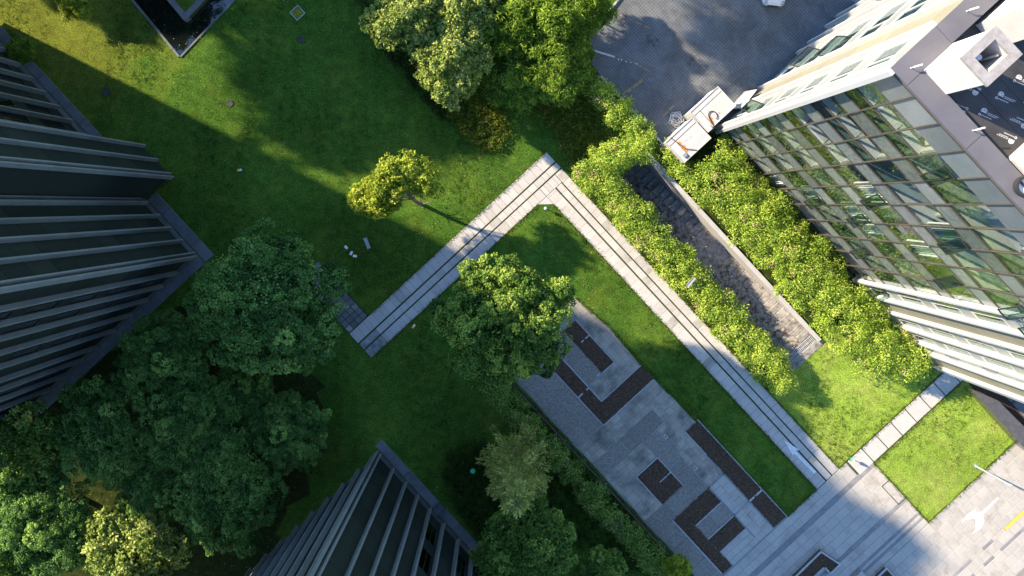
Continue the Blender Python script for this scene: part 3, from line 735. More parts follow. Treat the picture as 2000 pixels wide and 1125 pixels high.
# ------------------------------------------------------------------ cobbled service court
court = [uv(1135,95), uv(1178,155), uv(1305,295), (6.6,15.5), (6.6,60), (-60,60), (-60,40), uv(1290,-100), uv(1210,0)]
sheet('service_court', court, 0.008, M['cobble'])
kt = thing('court_kerb', 'low pale stone kerb between the cobbled court and the thicket', 'kerb', (*uv(1170,50),0))
a, b = uv(1130,98), uv(1250,-50)
for k in range(7):
    p, q = (a[0]+(b[0]-a[0])*k/7, a[1]+(b[1]-a[1])*k/7), (a[0]+(b[0]-a[0])*(k+0.97)/7, a[1]+(b[1]-a[1])*(k+0.97)/7)
    d = math.hypot(q[0]-p[0],q[1]-p[1]); n_ = (-(q[1]-p[1])/d*0.14,(q[0]-p[0])/d*0.14)
    MB().prism([p,q,(q[0]+n_[0],q[1]+n_[1]),(p[0]+n_[0],p[1]+n_[1])],0,0.16).build('kerb_stone', M['kerb'], kt)
kt = thing('court_kerb', 'pale broken kerb between the cobbled court and the leafy hedge', 'kerb', (*uv(1230,215),0))
a, b = uv(1172,150), uv(1300,290)
for k in range(7):
    p, q = (a[0]+(b[0]-a[0])*k/7, a[1]+(b[1]-a[1])*k/7), (a[0]+(b[0]-a[0])*(k+0.95)/7, a[1]+(b[1]-a[1])*(k+0.95)/7)
    d = math.hypot(q[0]-p[0],q[1]-p[1]); n_ = (-(q[1]-p[1])/d*0.14,(q[0]-p[0])/d*0.14)
    MB().prism([p,q,(q[0]+n_[0],q[1]+n_[1]),(p[0]+n_[0],p[1]+n_[1])],0,0.14).build('kerb_stone', M['kerb'], kt)
cm = thing('court_markings', None, None, (*uv(1300,150),0), kind='structure')
for (p, q, w, seg) in (((1316,206),(1258,265),0.09,5),((1180,15),(1272,57),0.07,6),((1170,220),(1260,150),0.07,4),((1225,115),(1270,140),0.06,4),((1226,180),(1256,157),0.08,3)):
    a, b = uv(*p), uv(*q); d = math.hypot(b[0]-a[0],b[1]-a[1]); ex, ey = (b[0]-a[0])/d, (b[1]-a[1])/d
    for s in range(seg):
        if random.random() < 0.2: continue
        t0 = d*s/seg; t1 = d*(s+random.uniform(0.6,0.95))/seg
        P0 = (a[0]+ex*t0, a[1]+ey*t0); P1 = (a[0]+ex*t1, a[1]+ey*t1)
        flat_mark('painted_line', [[(P0[0]-ey*w/2,P0[1]+ex*w/2),(P0[0]+ey*w/2,P0[1]-ex*w/2),(P1[0]+ey*w/2,P1[1]-ex*w/2),(P1[0]-ey*w/2,P1[1]+ex*w/2)]], 0.0125, M['faded_yellow'], cm)

# ------------------------------------------------------------------ pond
sheet('pond', [uv(262,0), uv(352,108), uv(476,-20), uv(600,-160), uv(300,-160)], 0.012, M['water'])
pe = thing('pond_edge', 'narrow pale stone edging round the dark pond', 'stone edging', (*uv(352,112),0))
for (p, q, w) in ((( 240,-26),(352,110),0.16),((352,110),(500,-46),0.12)):
    a, b = uv(*p), uv(*q); n = 9
    for k in range(n):
        A = (a[0]+(b[0]-a[0])*k/n, a[1]+(b[1]-a[1])*k/n); B_ = (a[0]+(b[0]-a[0])*(k+0.96)/n, a[1]+(b[1]-a[1])*(k+0.96)/n)
        d = math.hypot(B_[0]-A[0],B_[1]-A[1]); n_ = ((B_[1]-A[1])/d*w, -(B_[0]-A[0])/d*w)
        MB().prism([A,B_,(B_[0]+n_[0],B_[1]+n_[1]),(A[0]+n_[0],A[1]+n_[1])],0,0.07+random.uniform(0,0.02)).build('edge_stone', M['stone_apron'], pe)
pi = thing('pond_wall', 'square stone-walled lawn island standing in the pond', 'garden wall', (*uv(365,42),0))
ic, ia, ib = uv(366,44), uv(310,-22), uv(436,-28)
def wallseg(a, b, w, z1, nm, par, mat, sgn=1):
    d = math.hypot(b[0]-a[0],b[1]-a[1]); n_ = (-(b[1]-a[1])/d*w*sgn, (b[0]-a[0])/d*w*sgn)
    MB().prism([a,b,(b[0]+n_[0],b[1]+n_[1]),(a[0]+n_[0],a[1]+n_[1])],0,z1).build(nm, mat, par)
wallseg(ia, ic, 0.42, 0.55, 'wall', pi, M['stone_apron'], 1)
wallseg(ic, ib, 0.42, 0.553, 'wall', pi, M['stone_apron'], 1)
MB().prism([ic, ib, uv(370,-90), ia], 0.0, 0.45).build('lawn_fill', M['lawn'], pi)

# ------------------------------------------------------------------ sunken stairway with a centre ramp
st = thing('stairway', 'sunken stone stairway with a mossy centre ramp between two hedges', 'stairway', (14,8.8,-4))
u0, u1, v0, v1 = PIT
nU, nL = 15, 11; uU0, uU1 = 14.7, 22.7; uL0, uL1 = 5.2, 11.8; dz = 0.15
zland = -dz*nU
for (va, vb) in ((9.2,10.2),(7.4,8.15)):
    for k in range(nU):
        w = (uU1-uU0)/nU; ua = uU1-(k+1)*w; zt = -dz*(k+0.5)-0.02
        shared_box('step', M['stairstone'], st, ua+w/2, (va+vb)/2, zt-0.32, w-0.02, vb-va-0.02, 0.32)
    for k in range(nL):
        w = (uL1-uL0)/nL; ua = uL1-(k+1)*w; zt = zland-dz*(k+0.7)
        shared_box('step', M['stairstone'], st, ua+w/2, (va+vb)/2, zt-0.32, w-0.02, vb-va-0.02, 0.32)
MB().prism([(uU0,8.15),(uU1,8.15),(uU1,9.2),(uU0,9.2)],-6,-5.9)
def slope_box(ua, za, ub, zb, va, vb, nm, mat):
    mb = MB(); n = 24
    for i in range(n+1):
        t = i/n; u = ua+(ub-ua)*t; z = za+(zb-za)*t
        mb.v += [(u,va,z),(u,vb,z)]
    for i in range(n): mb.f.append((2*i,2*i+2,2*i+3,2*i+1))
    mb.build(nm, mat, st)
slope_box(uU0, zland+0.02, uU1, -0.02, 8.16, 9.19, 'ramp', M['ramp'])
slope_box(uL0, zland-dz*nL+0.02, uL1, zland+0.02, 8.16, 9.19, 'ramp', M['ramp'])
MB().box(uL1,uU0,7.4,10.2,zland-0.3,zland).build('landing', M['stairstone'], st)
MB().box(u0,uL0,7.4,10.2,-4.3,-dz*(nU+nL)).build('lower_landing', M['stairstone'], st)
MB().box(u0-0.25,u0,7.4,10.2,-4.3,-0.01).build('end_wall', M['stone_apron'], st)
MB().box(u0,u1,10.2,10.45,-4.3,0.22).build('side_wall', M['whitewall'], st)
MB().box(u0,u1+0.1,10.17,10.5,0.222,0.27).build('coping', M['whitewall'], st)
MB().box(u0,u1,7.15,7.4,-4.3,0.10).build('side_wall', M['stone_apron'], st)
MB().box(u0,u1,7.4,10.2,-4.6,-4.3).build('foundation', M['bed'], st)
MB().box(22.7,23.3,7.4,10.2,-0.8,-0.03).build('drain_channel', M['frame_black'], st)
for k in range(22):
    a = 7.45+k*0.125
    MB().box(22.76,23.26,a,a+0.055,-0.028,0.012).build('grate_bar', M['kerb'], st)
for a in (22.72,23.0,23.26):
    MB().box(a,a+0.035,7.42,10.15,-0.026,0.016).build('grate_rail', M['kerb'], st)
MB().box(23.3,23.85,7.3,10.5,-0.3,0.03).build('top_slab', M['stairstone'], st)
MB().tube([(23.3,10.33,0.95),(20,10.33,0.95),(14.5,10.33,0.6)],0.02,6)

# ------------------------------------------------------------------ buildings
FH = 4.25
class Facade:
    """a straight facade: s runs along d from corner o, p runs outward along n"""
    def __init__(f, root, o, d, n): f.root, f.o, f.d, f.n = root, o, d, n
    def pt(f, s, p): return (f.o[0]+f.d[0]*s+f.n[0]*p, f.o[1]+f.d[1]*s+f.n[1]*p)
    def addbox(f, mb, s0, s1, p0, p1, z0, z1):
        a, b = f.pt(s0,p0), f.pt(s1,p1); mb.box(a[0],b[0],a[1],b[1],z0,z1); return mb
    def box(f, name, mat, s0, s1, p0, p1, z0, z1, parent=None):
        return f.addbox(MB(), s0, s1, p0, p1, z0, z1).build(name, mat, parent or f.root)
    def sash(f, mat, s0, s1, z0, z1, ang, parent=None):
        """a top-hung window leaf swung outward"""
        h = z1-z0; dx, dz = math.sin(ang)*h, math.cos(ang)*h
        def quadbox(sa, sb, t0, t1, th):
            mb = MB(); P = []
            for s_ in (sa, sb):
                for t in (t0, t1):
                    for q in (0, th):
                        pu = f.pt(s_, 0.06+dx*t+q*math.cos(ang)); P.append((pu[0],pu[1], z1-dz*t+q*math.sin(ang)))
            mb.v = P
            mb.f = [(0,1,3,2),(4,6,7,5),(0,4,5,1),(2,3,7,6),(0,2,6,4),(1,5,7,3)]
            return mb
        g = quadbox(s0+.05, s1-.05, 0.04, 0.96, 0.02).build('open_sash', mat, f.root)
        fr = MB()
        for q in (quadbox(s0,s0+.06,0,1,.05), quadbox(s1-.06,s1,0,1,.05), quadbox(s0+.06,s1-.06,0,.05,.05), quadbox(s0+.06,s1-.06,.95,1,.05)):
            b = len(fr.v); fr.v += q.v; fr.f += [tuple(b+i for i in t) for t in q.f]
        fr.build('sash_frame', M['frame_black'], g)
    def window(f, s0, s1, z0, z1, glass, frame, parts=2):
        w = f.box('window', glass, s0+.05, s1-.05, -0.02, 0.0, z0+.05, z1-.05)
        fr = MB()
        f.addbox(fr, s0, s0+.06, -.05, .05, z0, z1); f.addbox(fr, s1-.06, s1, -.05, .05, z0, z1)
        f.addbox(fr, s0+.06, s1-.06, -.05, .05, z0, z0+.06); f.addbox(fr, s0+.06, s1-.06, -.05, .05, z1-.06, z1)
        for k in range(1, parts):
            x = s0+(s1-s0)*k/parts; f.addbox(fr, x-.025, x+.025, -.045, .045, z0+.06, z1-.06)
        fr.build('window_frame', frame, w)

def finned(fc, fins, bays, z0, ztop, finmat, finw, find, solid, spandrel, glass, frame, zstart=0.0, open_p=0.0, sill=1.3, double=()):
    for i, s in enumerate(fins):
        w = finw*(1.0 if i not in double else 0.9)
        fc.box('fin', finmat, s-w/2, s+w/2, 0.0, find, z0, ztop)
        if i in double:
            sg = 1 if i == 0 else -1
            fc.box('fin', finmat, s-w/2-sg*0.32, s+w/2-sg*0.32, 0.0, find*0.9, z0, ztop)
    nf = int(math.ceil((ztop-zstart)/FH))
    for i in range(len(fins)-1):
        a, b = fins[i]+finw/2+0.004, fins[i+1]-finw/2-0.004
        if b-a < 0.2: continue
        kind = bays[i % len(bays)]
        for k in range(nf):
            za = zstart+k*FH; zb = min(ztop, za+FH)
            if kind == 's':
                for q in (0, 1):
                    zq0 = za+(zb-za)*q/2; zq1 = za+(zb-za)*(q+1)/2
                    fc.box('panel', solid, a, b, -0.10, 0.04+0.003*q, zq0+0.012, zq1-0.012)
            else:
                zs = min(zb, za+sill)
                fc.box('spandrel', spandrel, a, b, -0.10, 0.03, za+0.012, zs-0.012)
                if zb-zs > 0.5:
                    fc.window(a, b, zs, zb, glass, frame, 2 if b-a > 1.0 else 1)
                    if random.random() < open_p: fc.sash(glass, a+0.06, a+(b-a)*0.5, zb-1.75, zb-0.25, math.radians(random.uniform(16,30)))

def apron(name, label, rects, cat='paving'):
    r = rects[0]; t = thing(name, None, None, ((r[0]+r[1])/2,(r[2]+r[3])/2,0), kind='structure')
    for (a,b,c,d) in rects:
        long_u = (b-a) > (d-c); n = max(1,int(max(b-a,d-c)/1.4))
        for k in range(n):
            if long_u: shared_box('apron_slab', M['stone_apron'], t, a+(b-a)*(k+.5)/n, (c+d)/2, 0, round((b-a)/n-.02,2), round(d-c,2), 0.05)
            else: shared_box('apron_slab', M['stone_apron'], t, (a+b)/2, c+(d-c)*(k+.5)/n, 0, round(b-a,2), round((d-c)/n-.02,2), 0.05)

# --- dark office block by the pond lawn (its long face looks to +v, its short face to +u)
ZL = 32.6
LA, LB, LC = (-37.95,-19.7), (-13.05,-19.7), (-13.05,-37.0)
lb = thing('office_block', 'dark office block with pale vertical fins and a projecting bay, by the dark pond lawn', 'building', (-25,-28,0))
ZS = 26.4                                              # unseen roof step, shaped to let a strip of sun reach the lawn
MB().box(-34.85,-13.2,-36.9,-19.85,0,ZL).build('core_wall', M['core_dark'], lb)
MB().box(-37.8,-34.86,-36.9,-19.85,0,ZS).build('core_wall', M['core_dark'], lb)
MB().box(-34.9,-13.1,-36.95,-19.75,ZL,ZL+0.5).build('roof', M['coping'], lb)
MB().box(-37.9,-34.91,-36.95,-19.75,ZS,ZS+0.4).build('roof', M['coping'], lb)
MB().box(-24,-17,-33,-26,ZL+0.5,ZL+3.2).build('roof_plant_room', M['core'], lb)
MB().box(-37.9,-13.0,-36.95,-19.66,0,1.05).build('plinth', M['plinth'], lb)
fA = Facade(lb, LB, (-1,0), (0,1))
finsA = [0.0,1.28,2.55,3.8,5.1]; finsA2 = [9.05+1.42*k for k in range(10)]
finned(fA, finsA, ['s','s','s','s'], 1.1, ZL, M['fin_grey'], 0.12, 0.40, M['panel_dark'], M['panel_dark'], M['glass_black'], M['frame_black'], 1.1, double=(0,))
finned(fA, [5.1,5.6], ['w'], 1.1, ZL, M['fin_grey'], 0.10, 0.20, M['panel_dark'], M['panel_dark'], M['glass_black'], M['frame_black'], 1.1)
finned(fA, finsA2, ['s','w','w','w','s','w','w'], 1.1, ZL, M['fin_grey'], 0.12, 0.40, M['panel_dark'], M['panel_dark'], M['glass_black'], M['frame_black'], 1.1, open_p=0.05)
finned(fA, [22.05,23.35,24.75], ['w','s'], 1.1, ZS, M['fin_grey'], 0.12, 0.40, M['panel_dark'], M['panel_dark'], M['glass_black'], M['frame_black'], 1.1)
# projecting bay
MB().box(-21.6,-18.75,-19.6,-17.15,0,ZL-1).build('bay_wall', M['panel_dark'], lb)
fB = Facade(lb, (-18.7,-17.1), (-1,0), (0,1))
finned(fB, [0.0,1.42,2.85], ['s','s'], 0.6, ZL-1, M['fin_grey'], 0.12, 0.34, M['panel_dark'], M['panel_dark'], M['glass_black'], M['frame_black'], 0.6, double=(0,))
fS = Facade(lb, LB, (0,-1), (1,0))
finsS = [0.02,1.65,3.1,4.6,6.2,7.9,9.75,11.1,12.7,14.2,15.8,17.2]
finned(fS, finsS, ['s','w','w','s','w','s','s','w','s','w','s'], 1.1, ZL, M['fin_grey'], 0.15, 0.34, M['panel_dark'], M['panel_dark'], M['glass_black'], M['frame_black'], 1.1, open_p=0.06)
apron('apron', None, [(-18.6,-12.2,-19.6,-18.75),(-13.0,-12.2,-37,-19.7),(-37,-21.7,-19.6,-18.9)])

# --- lower block at the bottom of the picture
lb2 = thing('office_block', 'dark finned office block with blue-grey stone apron, beside the conifer', 'building', (15,-28,0))
MB().box(7.3,30,-42,-19.85,0,ZL).build('core_wall', M['core_dark'], lb2)
MB().box(7.2,30,-42,-19.75,ZL,ZL+0.5).build('roof', M['coping'], lb2)
MB().box(7.15,30.1,-42,-19.66,0,0.9).build('plinth', M['plinth'], lb2)
fD = Facade(lb2, (7.2,-19.7), (1,0), (0,1))
finsD = [0.03,1.48,2.85,4.15,5.5,7.0,8.6,10.1,11.6,13.1,14.6,16.1]
finned(fD, finsD, ['s','s','s','s','w','s','w','s','w','s','w'], 0.95, ZL, M['fin_grey'], 0.15, 0.36, M['panel_dark'], M['panel_dark'], M['glass_black'], M['frame_black'], 0.95, double=(0,))
fE = Facade(lb2, (7.2,-19.7), (0,-1), (-1,0))
finsE = [0.3]+[1.7+1.55*k for k in range(13)]
finned(fE, finsE, ['s','w','s','w','w'], 0.95, ZL, M['fin_grey'], 0.15, 0.34, M['panel_dark'], M['panel_dark'], M['glass_black'], M['frame_black'], 0.95, open_p=0.12)
apron('apron', None, [(6.6,13.0,-19.6,-18.9),(13.6,20,-19.6,-18.9)])
MB().box(13.0,13.6,-19.62,-18.85,0,0.5).build('step_block', M['plinth'], lb2)

# --- white office building with the glass facade
ZR = 27.5
rb = thing('office_building', 'white-finned office building with a reflective glass facade above the hedge', 'building', (18.8,22,0))
RU0, RU1, RV0, RV1 = 6.6, 31.0, 15.4, 34.0
GL = 15.15; MOD = GL/10
SILLS = [2.15+FH*k for k in range(6)]
MB().box(RU0+.15,RU1-.15,21.0,RV1,0,ZR-.6).build('core_wall', M['core'], rb)
MB().box(RU0+GL+.1,RU1-.15,RV0+.25,21.0,0,ZR-.6).build('core_wall', M['core'], rb)
MB().box(RU0+.15,RU0+.35,RV0+.25,21.0,0,ZR-.6).build('side_wall', M['core'], rb)
MB().box(RU0+.1,RU1-.1,RV0+.05,RV1,0,0.35).build('plinth', M['plinth'], rb)
f1 = Facade(rb, (RU0,RV0), (1,0), (0,-1))
for k, zs in enumerate(SILLS):
    zf = zs-1.45
    MB().box(RU0+.36,RU0+GL+.09,RV0+.12,20.99,zf-.6,zf).build('floor_slab', M['floor%d' % ((k*3+2) % 7)], rb)
    if k < 6:
        MB().box(RU0+4.46,RU0+4.7,RV0+.2,20.98,zf,zf+FH-.61).build('partition', M['whitewall'], rb)
        MB().box(RU0+9.2,RU0+9.35,RV0+.9,20.98,zf,zf+FH-.61).build('partition', M['whitewall'], rb)
MB().box(RU0+.36,RU0+GL+.09,RV0+.12,20.99,ZR-1.9,ZR-1.4).build('ceiling_slab', M['core'], rb)
# mullions and transoms
for k in range(11):
    s = MOD*k
    if k in (0,): continue
    f1.box('mullion', M['mullion'], s-.03, s+.03, -.08, .05, .36, ZR-.35)
ZT = sorted(set([round(z+q,2) for z in SILLS for q in (0,1.65,3.0)] + [25.05, 27.1]))
PANES = []
for c in range(10):
    s0, s1 = MOD*c+.035, MOD*(c+1)-.035
    if c == 0: s0 = 0.22
    f1.box('pane', M['spandrel_grey'], s0, s1, -.03, .0, 25.08, 27.07)
    for k, zs in enumerate(SILLS):
        if c < 3:
            rowsz = [('a', zs, zs+1.65), ('b', zs+1.65, zs+3.0), ('c', zs+3.0, zs+FH)]
        else:
            rowsz = [('b', zs+1.65, zs+3.0), ('v', zs+3.0, zs+FH+1.65)]
        for kind, z0, z1 in rowsz:
            if z1 > 25.3: z1 = 25.05
            if z1-z0 < 0.2: continue
            if kind == 'b': m = M['spandrel_frit'] if (c*7+k*3) % 4 else M['spandrel_grey']
            elif kind == 'c': m = M['glass_dark']
            elif kind == 'v': m = M['glass'] if (c+2*k) % 3 else M['glass_dark']
            else: m = M['glass']
            if kind == 'b' and z1 > 25: continue
            f1.box('pane', m, s0, s1, -.025, -.005, z0+.03, z1-.03)
            f1.box('transom', M['mullion'], s0-.002, s1+.002, -.06, .035, z0-.028, z0+.028)
            if kind == 'a':
                f1.box('window_sill', M['fin_white'], s0-.001, s1+.001, -.5, -.065, z0-.05, z0+.02)
            if kind == 'v' and (c,k) in ((3,4),(4,2),(6,3),(8,2),(5,1),(7,0),(9,3),(8,4),(4,0)):
                f1.sash(M['glass_dark'], s0+.62, s1-.06, z1-1.6, z1-.15, math.radians(22))
    f1.box('transom', M['mullion'], s0-.002, s1+.002, -.06, .035, 27.07, 27.13)
# lower lobby panes behind the hedge
for c in range(10):
    f1.box('pane', M['glass_dark'], MOD*c+.035 if c else .22, MOD*(c+1)-.035, -.025, -.005, .38, 2.12)
# curtains hanging behind some panes
def curtain(s0, s1, z0, z1, p):
    mb = MB(); n = 36
    for i in range(n+1):
        s = s0+(s1-s0)*i/n; w = 0.06*math.sin(i*1.25)+0.03*math.sin(i*2.9)
        a = f1.pt(s, p+w); b = f1.pt(s, p+w*1.5-0.05)
        mb.v += [(a[0],a[1],z1),(b[0],b[1],z0)]
    for i in range(n): mb.f.append((2*i,2*i+1,2*i+3,2*i+2))
    mb.build('curtain', M['curtain'], rb)
for (c, k) in ((4,3),(5,3),(5,2),(6,2),(4,1),(7,3),(3,0),(6,4)):
    zf = SILLS[k]-1.45
    curtain(MOD*c+.1, MOD*(c+1)-.1, zf+.05, zf+2.9, -.35)
# corner fin and finned bays of the same face
f1.box('corner_fin', M['fin_white'], -.05, .2, -.35, .26, .3, ZR-.05)
finsR = [15.15,16.7,18.2,19.7,21.2,22.3,23.8]
finned(f1, finsR, ['w','s','w','w','w','s'], .36, ZR-.05, M['fin_white'], .20, .27, M['panel_beige'], M['spandrel_white'], M['glass_dark'], M['fin_white'], .36, open_p=0.22, sill=1.3)
f1.box('corner_panel', M['fin_white'], 23.92, 24.35, -.15, .12, .36, ZR-.1)
# side face towards the court
f2 = Facade(rb, (RU0,RV0), (0,1), (-1,0))
finsQ = [2.4,4.4,8.3,9.4,11.2,12.3,14.1,15.8,18.0]
finned(f2, [0.05]+finsQ, ['w','s','w','s','w','s','w','s','w'], .36, ZR-.05, M['fin_white'], .24, .32, M['panel_beige'], M['spandrel_white'], M['glass_dark'], M['fin_white'], .36, open_p=0.22, sill=1.5)
f3 = Facade(rb, (RU1,RV0), (0,1), (1,0))
finned(f3, [0.3+1.5*k for k in range(12)], ['s','w'], .36, ZR-.05, M['fin_white'], .2, .35, M['panel_beige'], M['spandrel_white'], M['glass_dark'], M['fin_white'], .36)
# roof: membrane, coping in lengths, upstand
ZM = 26.95
MB().box(RU0+.1,RU1-.1,RV0+.1,RV1,ZR-.62,ZM).build('roof_membrane', M['membrane'], rb)
MB().box(RU0+.75,RU0+.85,RV0+.85,RV1,ZM,ZR-.06).box(RU0+.85,RU1-.85,RV0+.75,RV0+.85,ZM,ZR-.06).build('upstand', M['frame_black'], rb)
MB().box(RU0-.02,RU0+.74,RV0-.02,RV1,ZR-.34,ZR-.08).box(RU0+.74,RU1,RV0-.02,RV0+.74,ZR-.34,ZR-.08).build('parapet', M['coping'], rb)
cu_ = [RU0+.9+3.55*k for k in range(8)]
for k in range(7):
    MB().box(cu_[k]+.012,min(RU1+.05,cu_[k+1])-.012,RV0-.09,RV0+.87,ZR-.08,ZR).build('coping_length', M['coping'], rb)
MB().box(RU0-.09,RU0+.89,RV0-.09,RV0+2.4,ZR-.08,ZR+.002).build('coping_length', M['coping'], rb)
cv_ = [RV0+2.41+3.2*k for k in range(6)]
for k in range(5):
    MB().box(RU0-.09,RU0+.87,cv_[k]+.012,cv_[k+1]-.012,ZR-.08,ZR).build('coping_length', M['coping'], rb)
for (p) in ((1779,133),(1888,22),(1900,255)):
    a = uv(p[0],p[1],ZR); mb = MB().tube([(a[0],a[1],ZR-.02),(a[0],a[1],ZR+.22),(a[0]+.15,a[1]+.3,ZR+.3)],.035,6)
    mb.build('coping_bracket', M['pipe'], rb)
# printed marks on the roofing felt: an arched emblem with a line of lettering, and a ring with a second line
def felt_print(px, py, rot):
    c = uv(px, py, ZM); z = ZM+.005; mb = MB(); ca, sa = math.cos(rot), math.sin(rot)
    def T(p): return (c[0]+p[0]*ca-p[1]*sa, c[1]+p[0]*sa+p[1]*ca, z)
    def arc(r0, r1, a0, a1, oy=0, ox=0, n=10):
        for i in range(n):
            w0 = a0+(a1-a0)*i/n; w1 = a0+(a1-a0)*(i+1)/n
            mb.poly([T((ox+r0*math.cos(w0),oy+r0*math.sin(w0))),T((ox+r1*math.cos(w0),oy+r1*math.sin(w0))),T((ox+r1*math.cos(w1),oy+r1*math.sin(w1))),T((ox+r0*math.cos(w1),oy+r0*math.sin(w1)))])
    def bar(x0,x1,y0,y1): mb.poly([T((x0,y0)),T((x1,y0)),T((x1,y1)),T((x0,y1))])
    arc(.105,.13,0,math.pi); arc(.07,.09,0,math.pi)
    bar(-.13,.13,-.055,-.02); bar(-.06,-.03,-.015,.06); bar(.02,.05,-.015,.05); bar(-.02,.01,-.015,.03)
    x = .17; r = random.Random(5)
    for k in range(9):
        w = r.uniform(.028,.05)
        bar(x, x+w, -.02, -.005); bar(x, x+.012, -.055, .015) if k % 2 else bar(x+w*.5, x+w*.5+.012, -.05, .02)
        x += w+.012
    bar(.17,.58,-.085,-.07)
    arc(.032,.055,0,2*math.pi,-.19,-.12)
    x = -.04
    for k in range(11):
        bar(x, x+.026, -.205 if k % 3 else -.215, -.175); x += .042
    mb.build('printed_mark', M['print'], rb)
for (px,py,rot) in ((1922,217,.0),(1955,185,.0),(1990,152,.0),(1975,275,math.pi),(1905,180,math.pi),(1880,218,math.pi),(2000,245,math.pi),(2010,195,0.0)):
    felt_print(px, py, math.radians(24)+rot)
for q in range(5):
    a = uv(1880+22*q,170,ZM)[0]
    MB().box(RU0+.86,RU1-1,RV0+1.2+1.0*q,RV0+1.215+1.0*q,ZM,ZM+.012).build('felt_seam', M['membrane'], rb)
# rendered vent shaft with pipes
sc = [uv(1945,55,30.3),uv(1990,105,30.3),uv(1930,165,30.3),uv(1880,112,30.3)]
su0 = (sc[0][0]+sc[3][0])/2; su1 = (sc[1][0]+sc[2][0])/2; svb = (sc[2][1]+sc[3][1])/2; svt = (sc[0][1]+sc[1][1])/2
wt = 0.30
vs = MB()
for (a,b,c,d) in ((su0,su1,svb,svb+wt),(su0,su1,svt-wt,svt),(su0,su0+wt,svb+wt,svt-wt),(su1-wt,su1,svb+wt,svt-wt)): vs.box(a,b,c,d,ZM,30.2)
vs.build('vent_shaft', M['shaft'], rb)
vc = MB()
for (a,b,c,d) in ((su0-.07,su1+.07,svb-.07,svb+wt),(su0-.07,su1+.07,svt-wt,svt+.07),(su0-.07,su0+wt,svb+wt,svt-wt),(su1-wt,su1+.07,svb+wt,svt-wt)): vc.box(a,b,c,d,30.2,30.34)
vc.build('shaft_cap', M['shaftcap'], rb)
MB().box(su0+wt,su1-wt,svb+wt,svt-wt,28.2,28.3).build('shaft_floor', M['dirt'], rb)
cu, cv = (su0+su1)/2, (svb+svt)/2
MB().tube([(cu-.22,cv-.25,28.3),(cu-.22,cv-.25,30.1)],.11,12).build('vent_pipe', M['pipe'], rb)
MB().tube([(cu+.05,cv-.32,28.3),(cu+.12,cv-.36,30.0)],.045,8).build('vent_pipe', M['pipe'], rb)
MB().tube([(cu+.15,cv+.25,28.3),(cu+.22,cv+.36,30.0)],.045,8).build('vent_pipe', M['pipe'], rb)
# penthouse wall and the second rendered block
pa = uv(1905,49,ZM)
MB().box(pa[0],pa[0]+1.3,pa[1],pa[1]+8,ZM,32.6).build('penthouse_wall', M['shaft'], rb)
pb = uv(1962,314,ZM)
MB().box(pb[0],pb[0]+3,pb[1],pb[1]+1.3,ZM,30.2).build('roof_block', M['shaft'], rb)
pr = uv(2004,364,27.7)
MB().ring(pr[0],pr[1],.32,.42,27.5,27.75).build('vent_ring', M['frame_black'], rb)
MB().disc(pr[0],pr[1],.31,27.5,27.6).build('vent_cap', M['white_enamel'], rb)
MB().box(pr[0]-.3,pr[0]+.3,pr[1]-.04,pr[1]+.04,27.601,27.66).build('vent_bar', M['frame_black'], rb)

# furniture seen through the glass
def desk(s, p, z, w, d, label, mat, kind='desk'):
    a = f1.pt(s, -p); t = thing(kind, label, 'desk' if kind == 'desk' else 'sofa', (a[0], a[1], z))
    if kind == 'desk':
        MB().box(a[0]-w/2,a[0]+w/2,a[1]-d/2,a[1]+d/2,z+.70,z+.74).build('desk_top', mat, t)
        for sx in (-1,1):
            for sy in (-1,1):
                x, y = a[0]+sx*(w/2-.05), a[1]+sy*(d/2-.05); MB().box(x-.025,x+.025,y-.025,y+.025,z,z+.70).build('leg', M['steel'], t)
    else:
        MB().box(a[0]-w/2,a[0]+w/2,a[1]-d/2,a[1]+d/2,z+.05,z+.42).build('seat', mat, t)
        MB().box(a[0]-w/2,a[0]+w/2,a[1]+d/2,a[1]+d/2+.2,z+.05,z+.8).build('backrest', mat, t)
        for sx in (-1,1):
            x = a[0]+sx*(w/2+.1); MB().box(x-.098,x+.098,a[1]-d/2,a[1]+d/2,z+.05,z+.58).build('armrest', mat, t)
zt = SILLS[5]-1.45
a = f1.pt(1.0,-1.15); t = thing('round_table', 'white round table seen through the top floor corner window', 'table', (a[0],a[1],zt))
MB().disc(a[0],a[1],.55,zt+.71,zt+.75,24).build('table_top', M['desk_white'], t); MB().disc(a[0],a[1],.05,zt+.03,zt+.71,10).build('pedestal', M['steel'], t); MB().disc(a[0],a[1],.28,zt,zt+.03,16).build('foot', M['steel'], t)
a2 = f1.pt(1.0,-1.1)
def pot(s, p, z, r, label):
    a = f1.pt(s,-p); t = thing('plant_pot', label, 'pot', (a[0],a[1],z), group='pots on the top floor')
    MB().ring(a[0],a[1],r*.72,r,z,z+.3,14).build('rim', M['frame_black'], t); MB().disc(a[0],a[1],r*.7,z,z+.24,14).build('soil', M['soil'], t)
for (s,p) in ((2.35,.95),(2.7,.85),(2.55,1.25)):
    pot(s,p,zt,.16,'dark round pot in the cluster behind the top floor window')
desk(3.6,1.0,zt,1.2,.7,'white desk at the end of the top floor corner window',M['desk_white'])
desk(1.9,1.15,SILLS[4]-1.45,1.3,.8,'charcoal sofa seen through the window below the round table',M['sofa'],'sofa')
desk(6.5,1.2,SILLS[4]-1.45,1.4,.7,'white desk behind the glass, one bay past the corner bays',M['desk_white'])
desk(12.0,1.0,SILLS[5]-1.45,1.4,.7,'white desk behind the high glass far from the court corner',M['desk_white'])

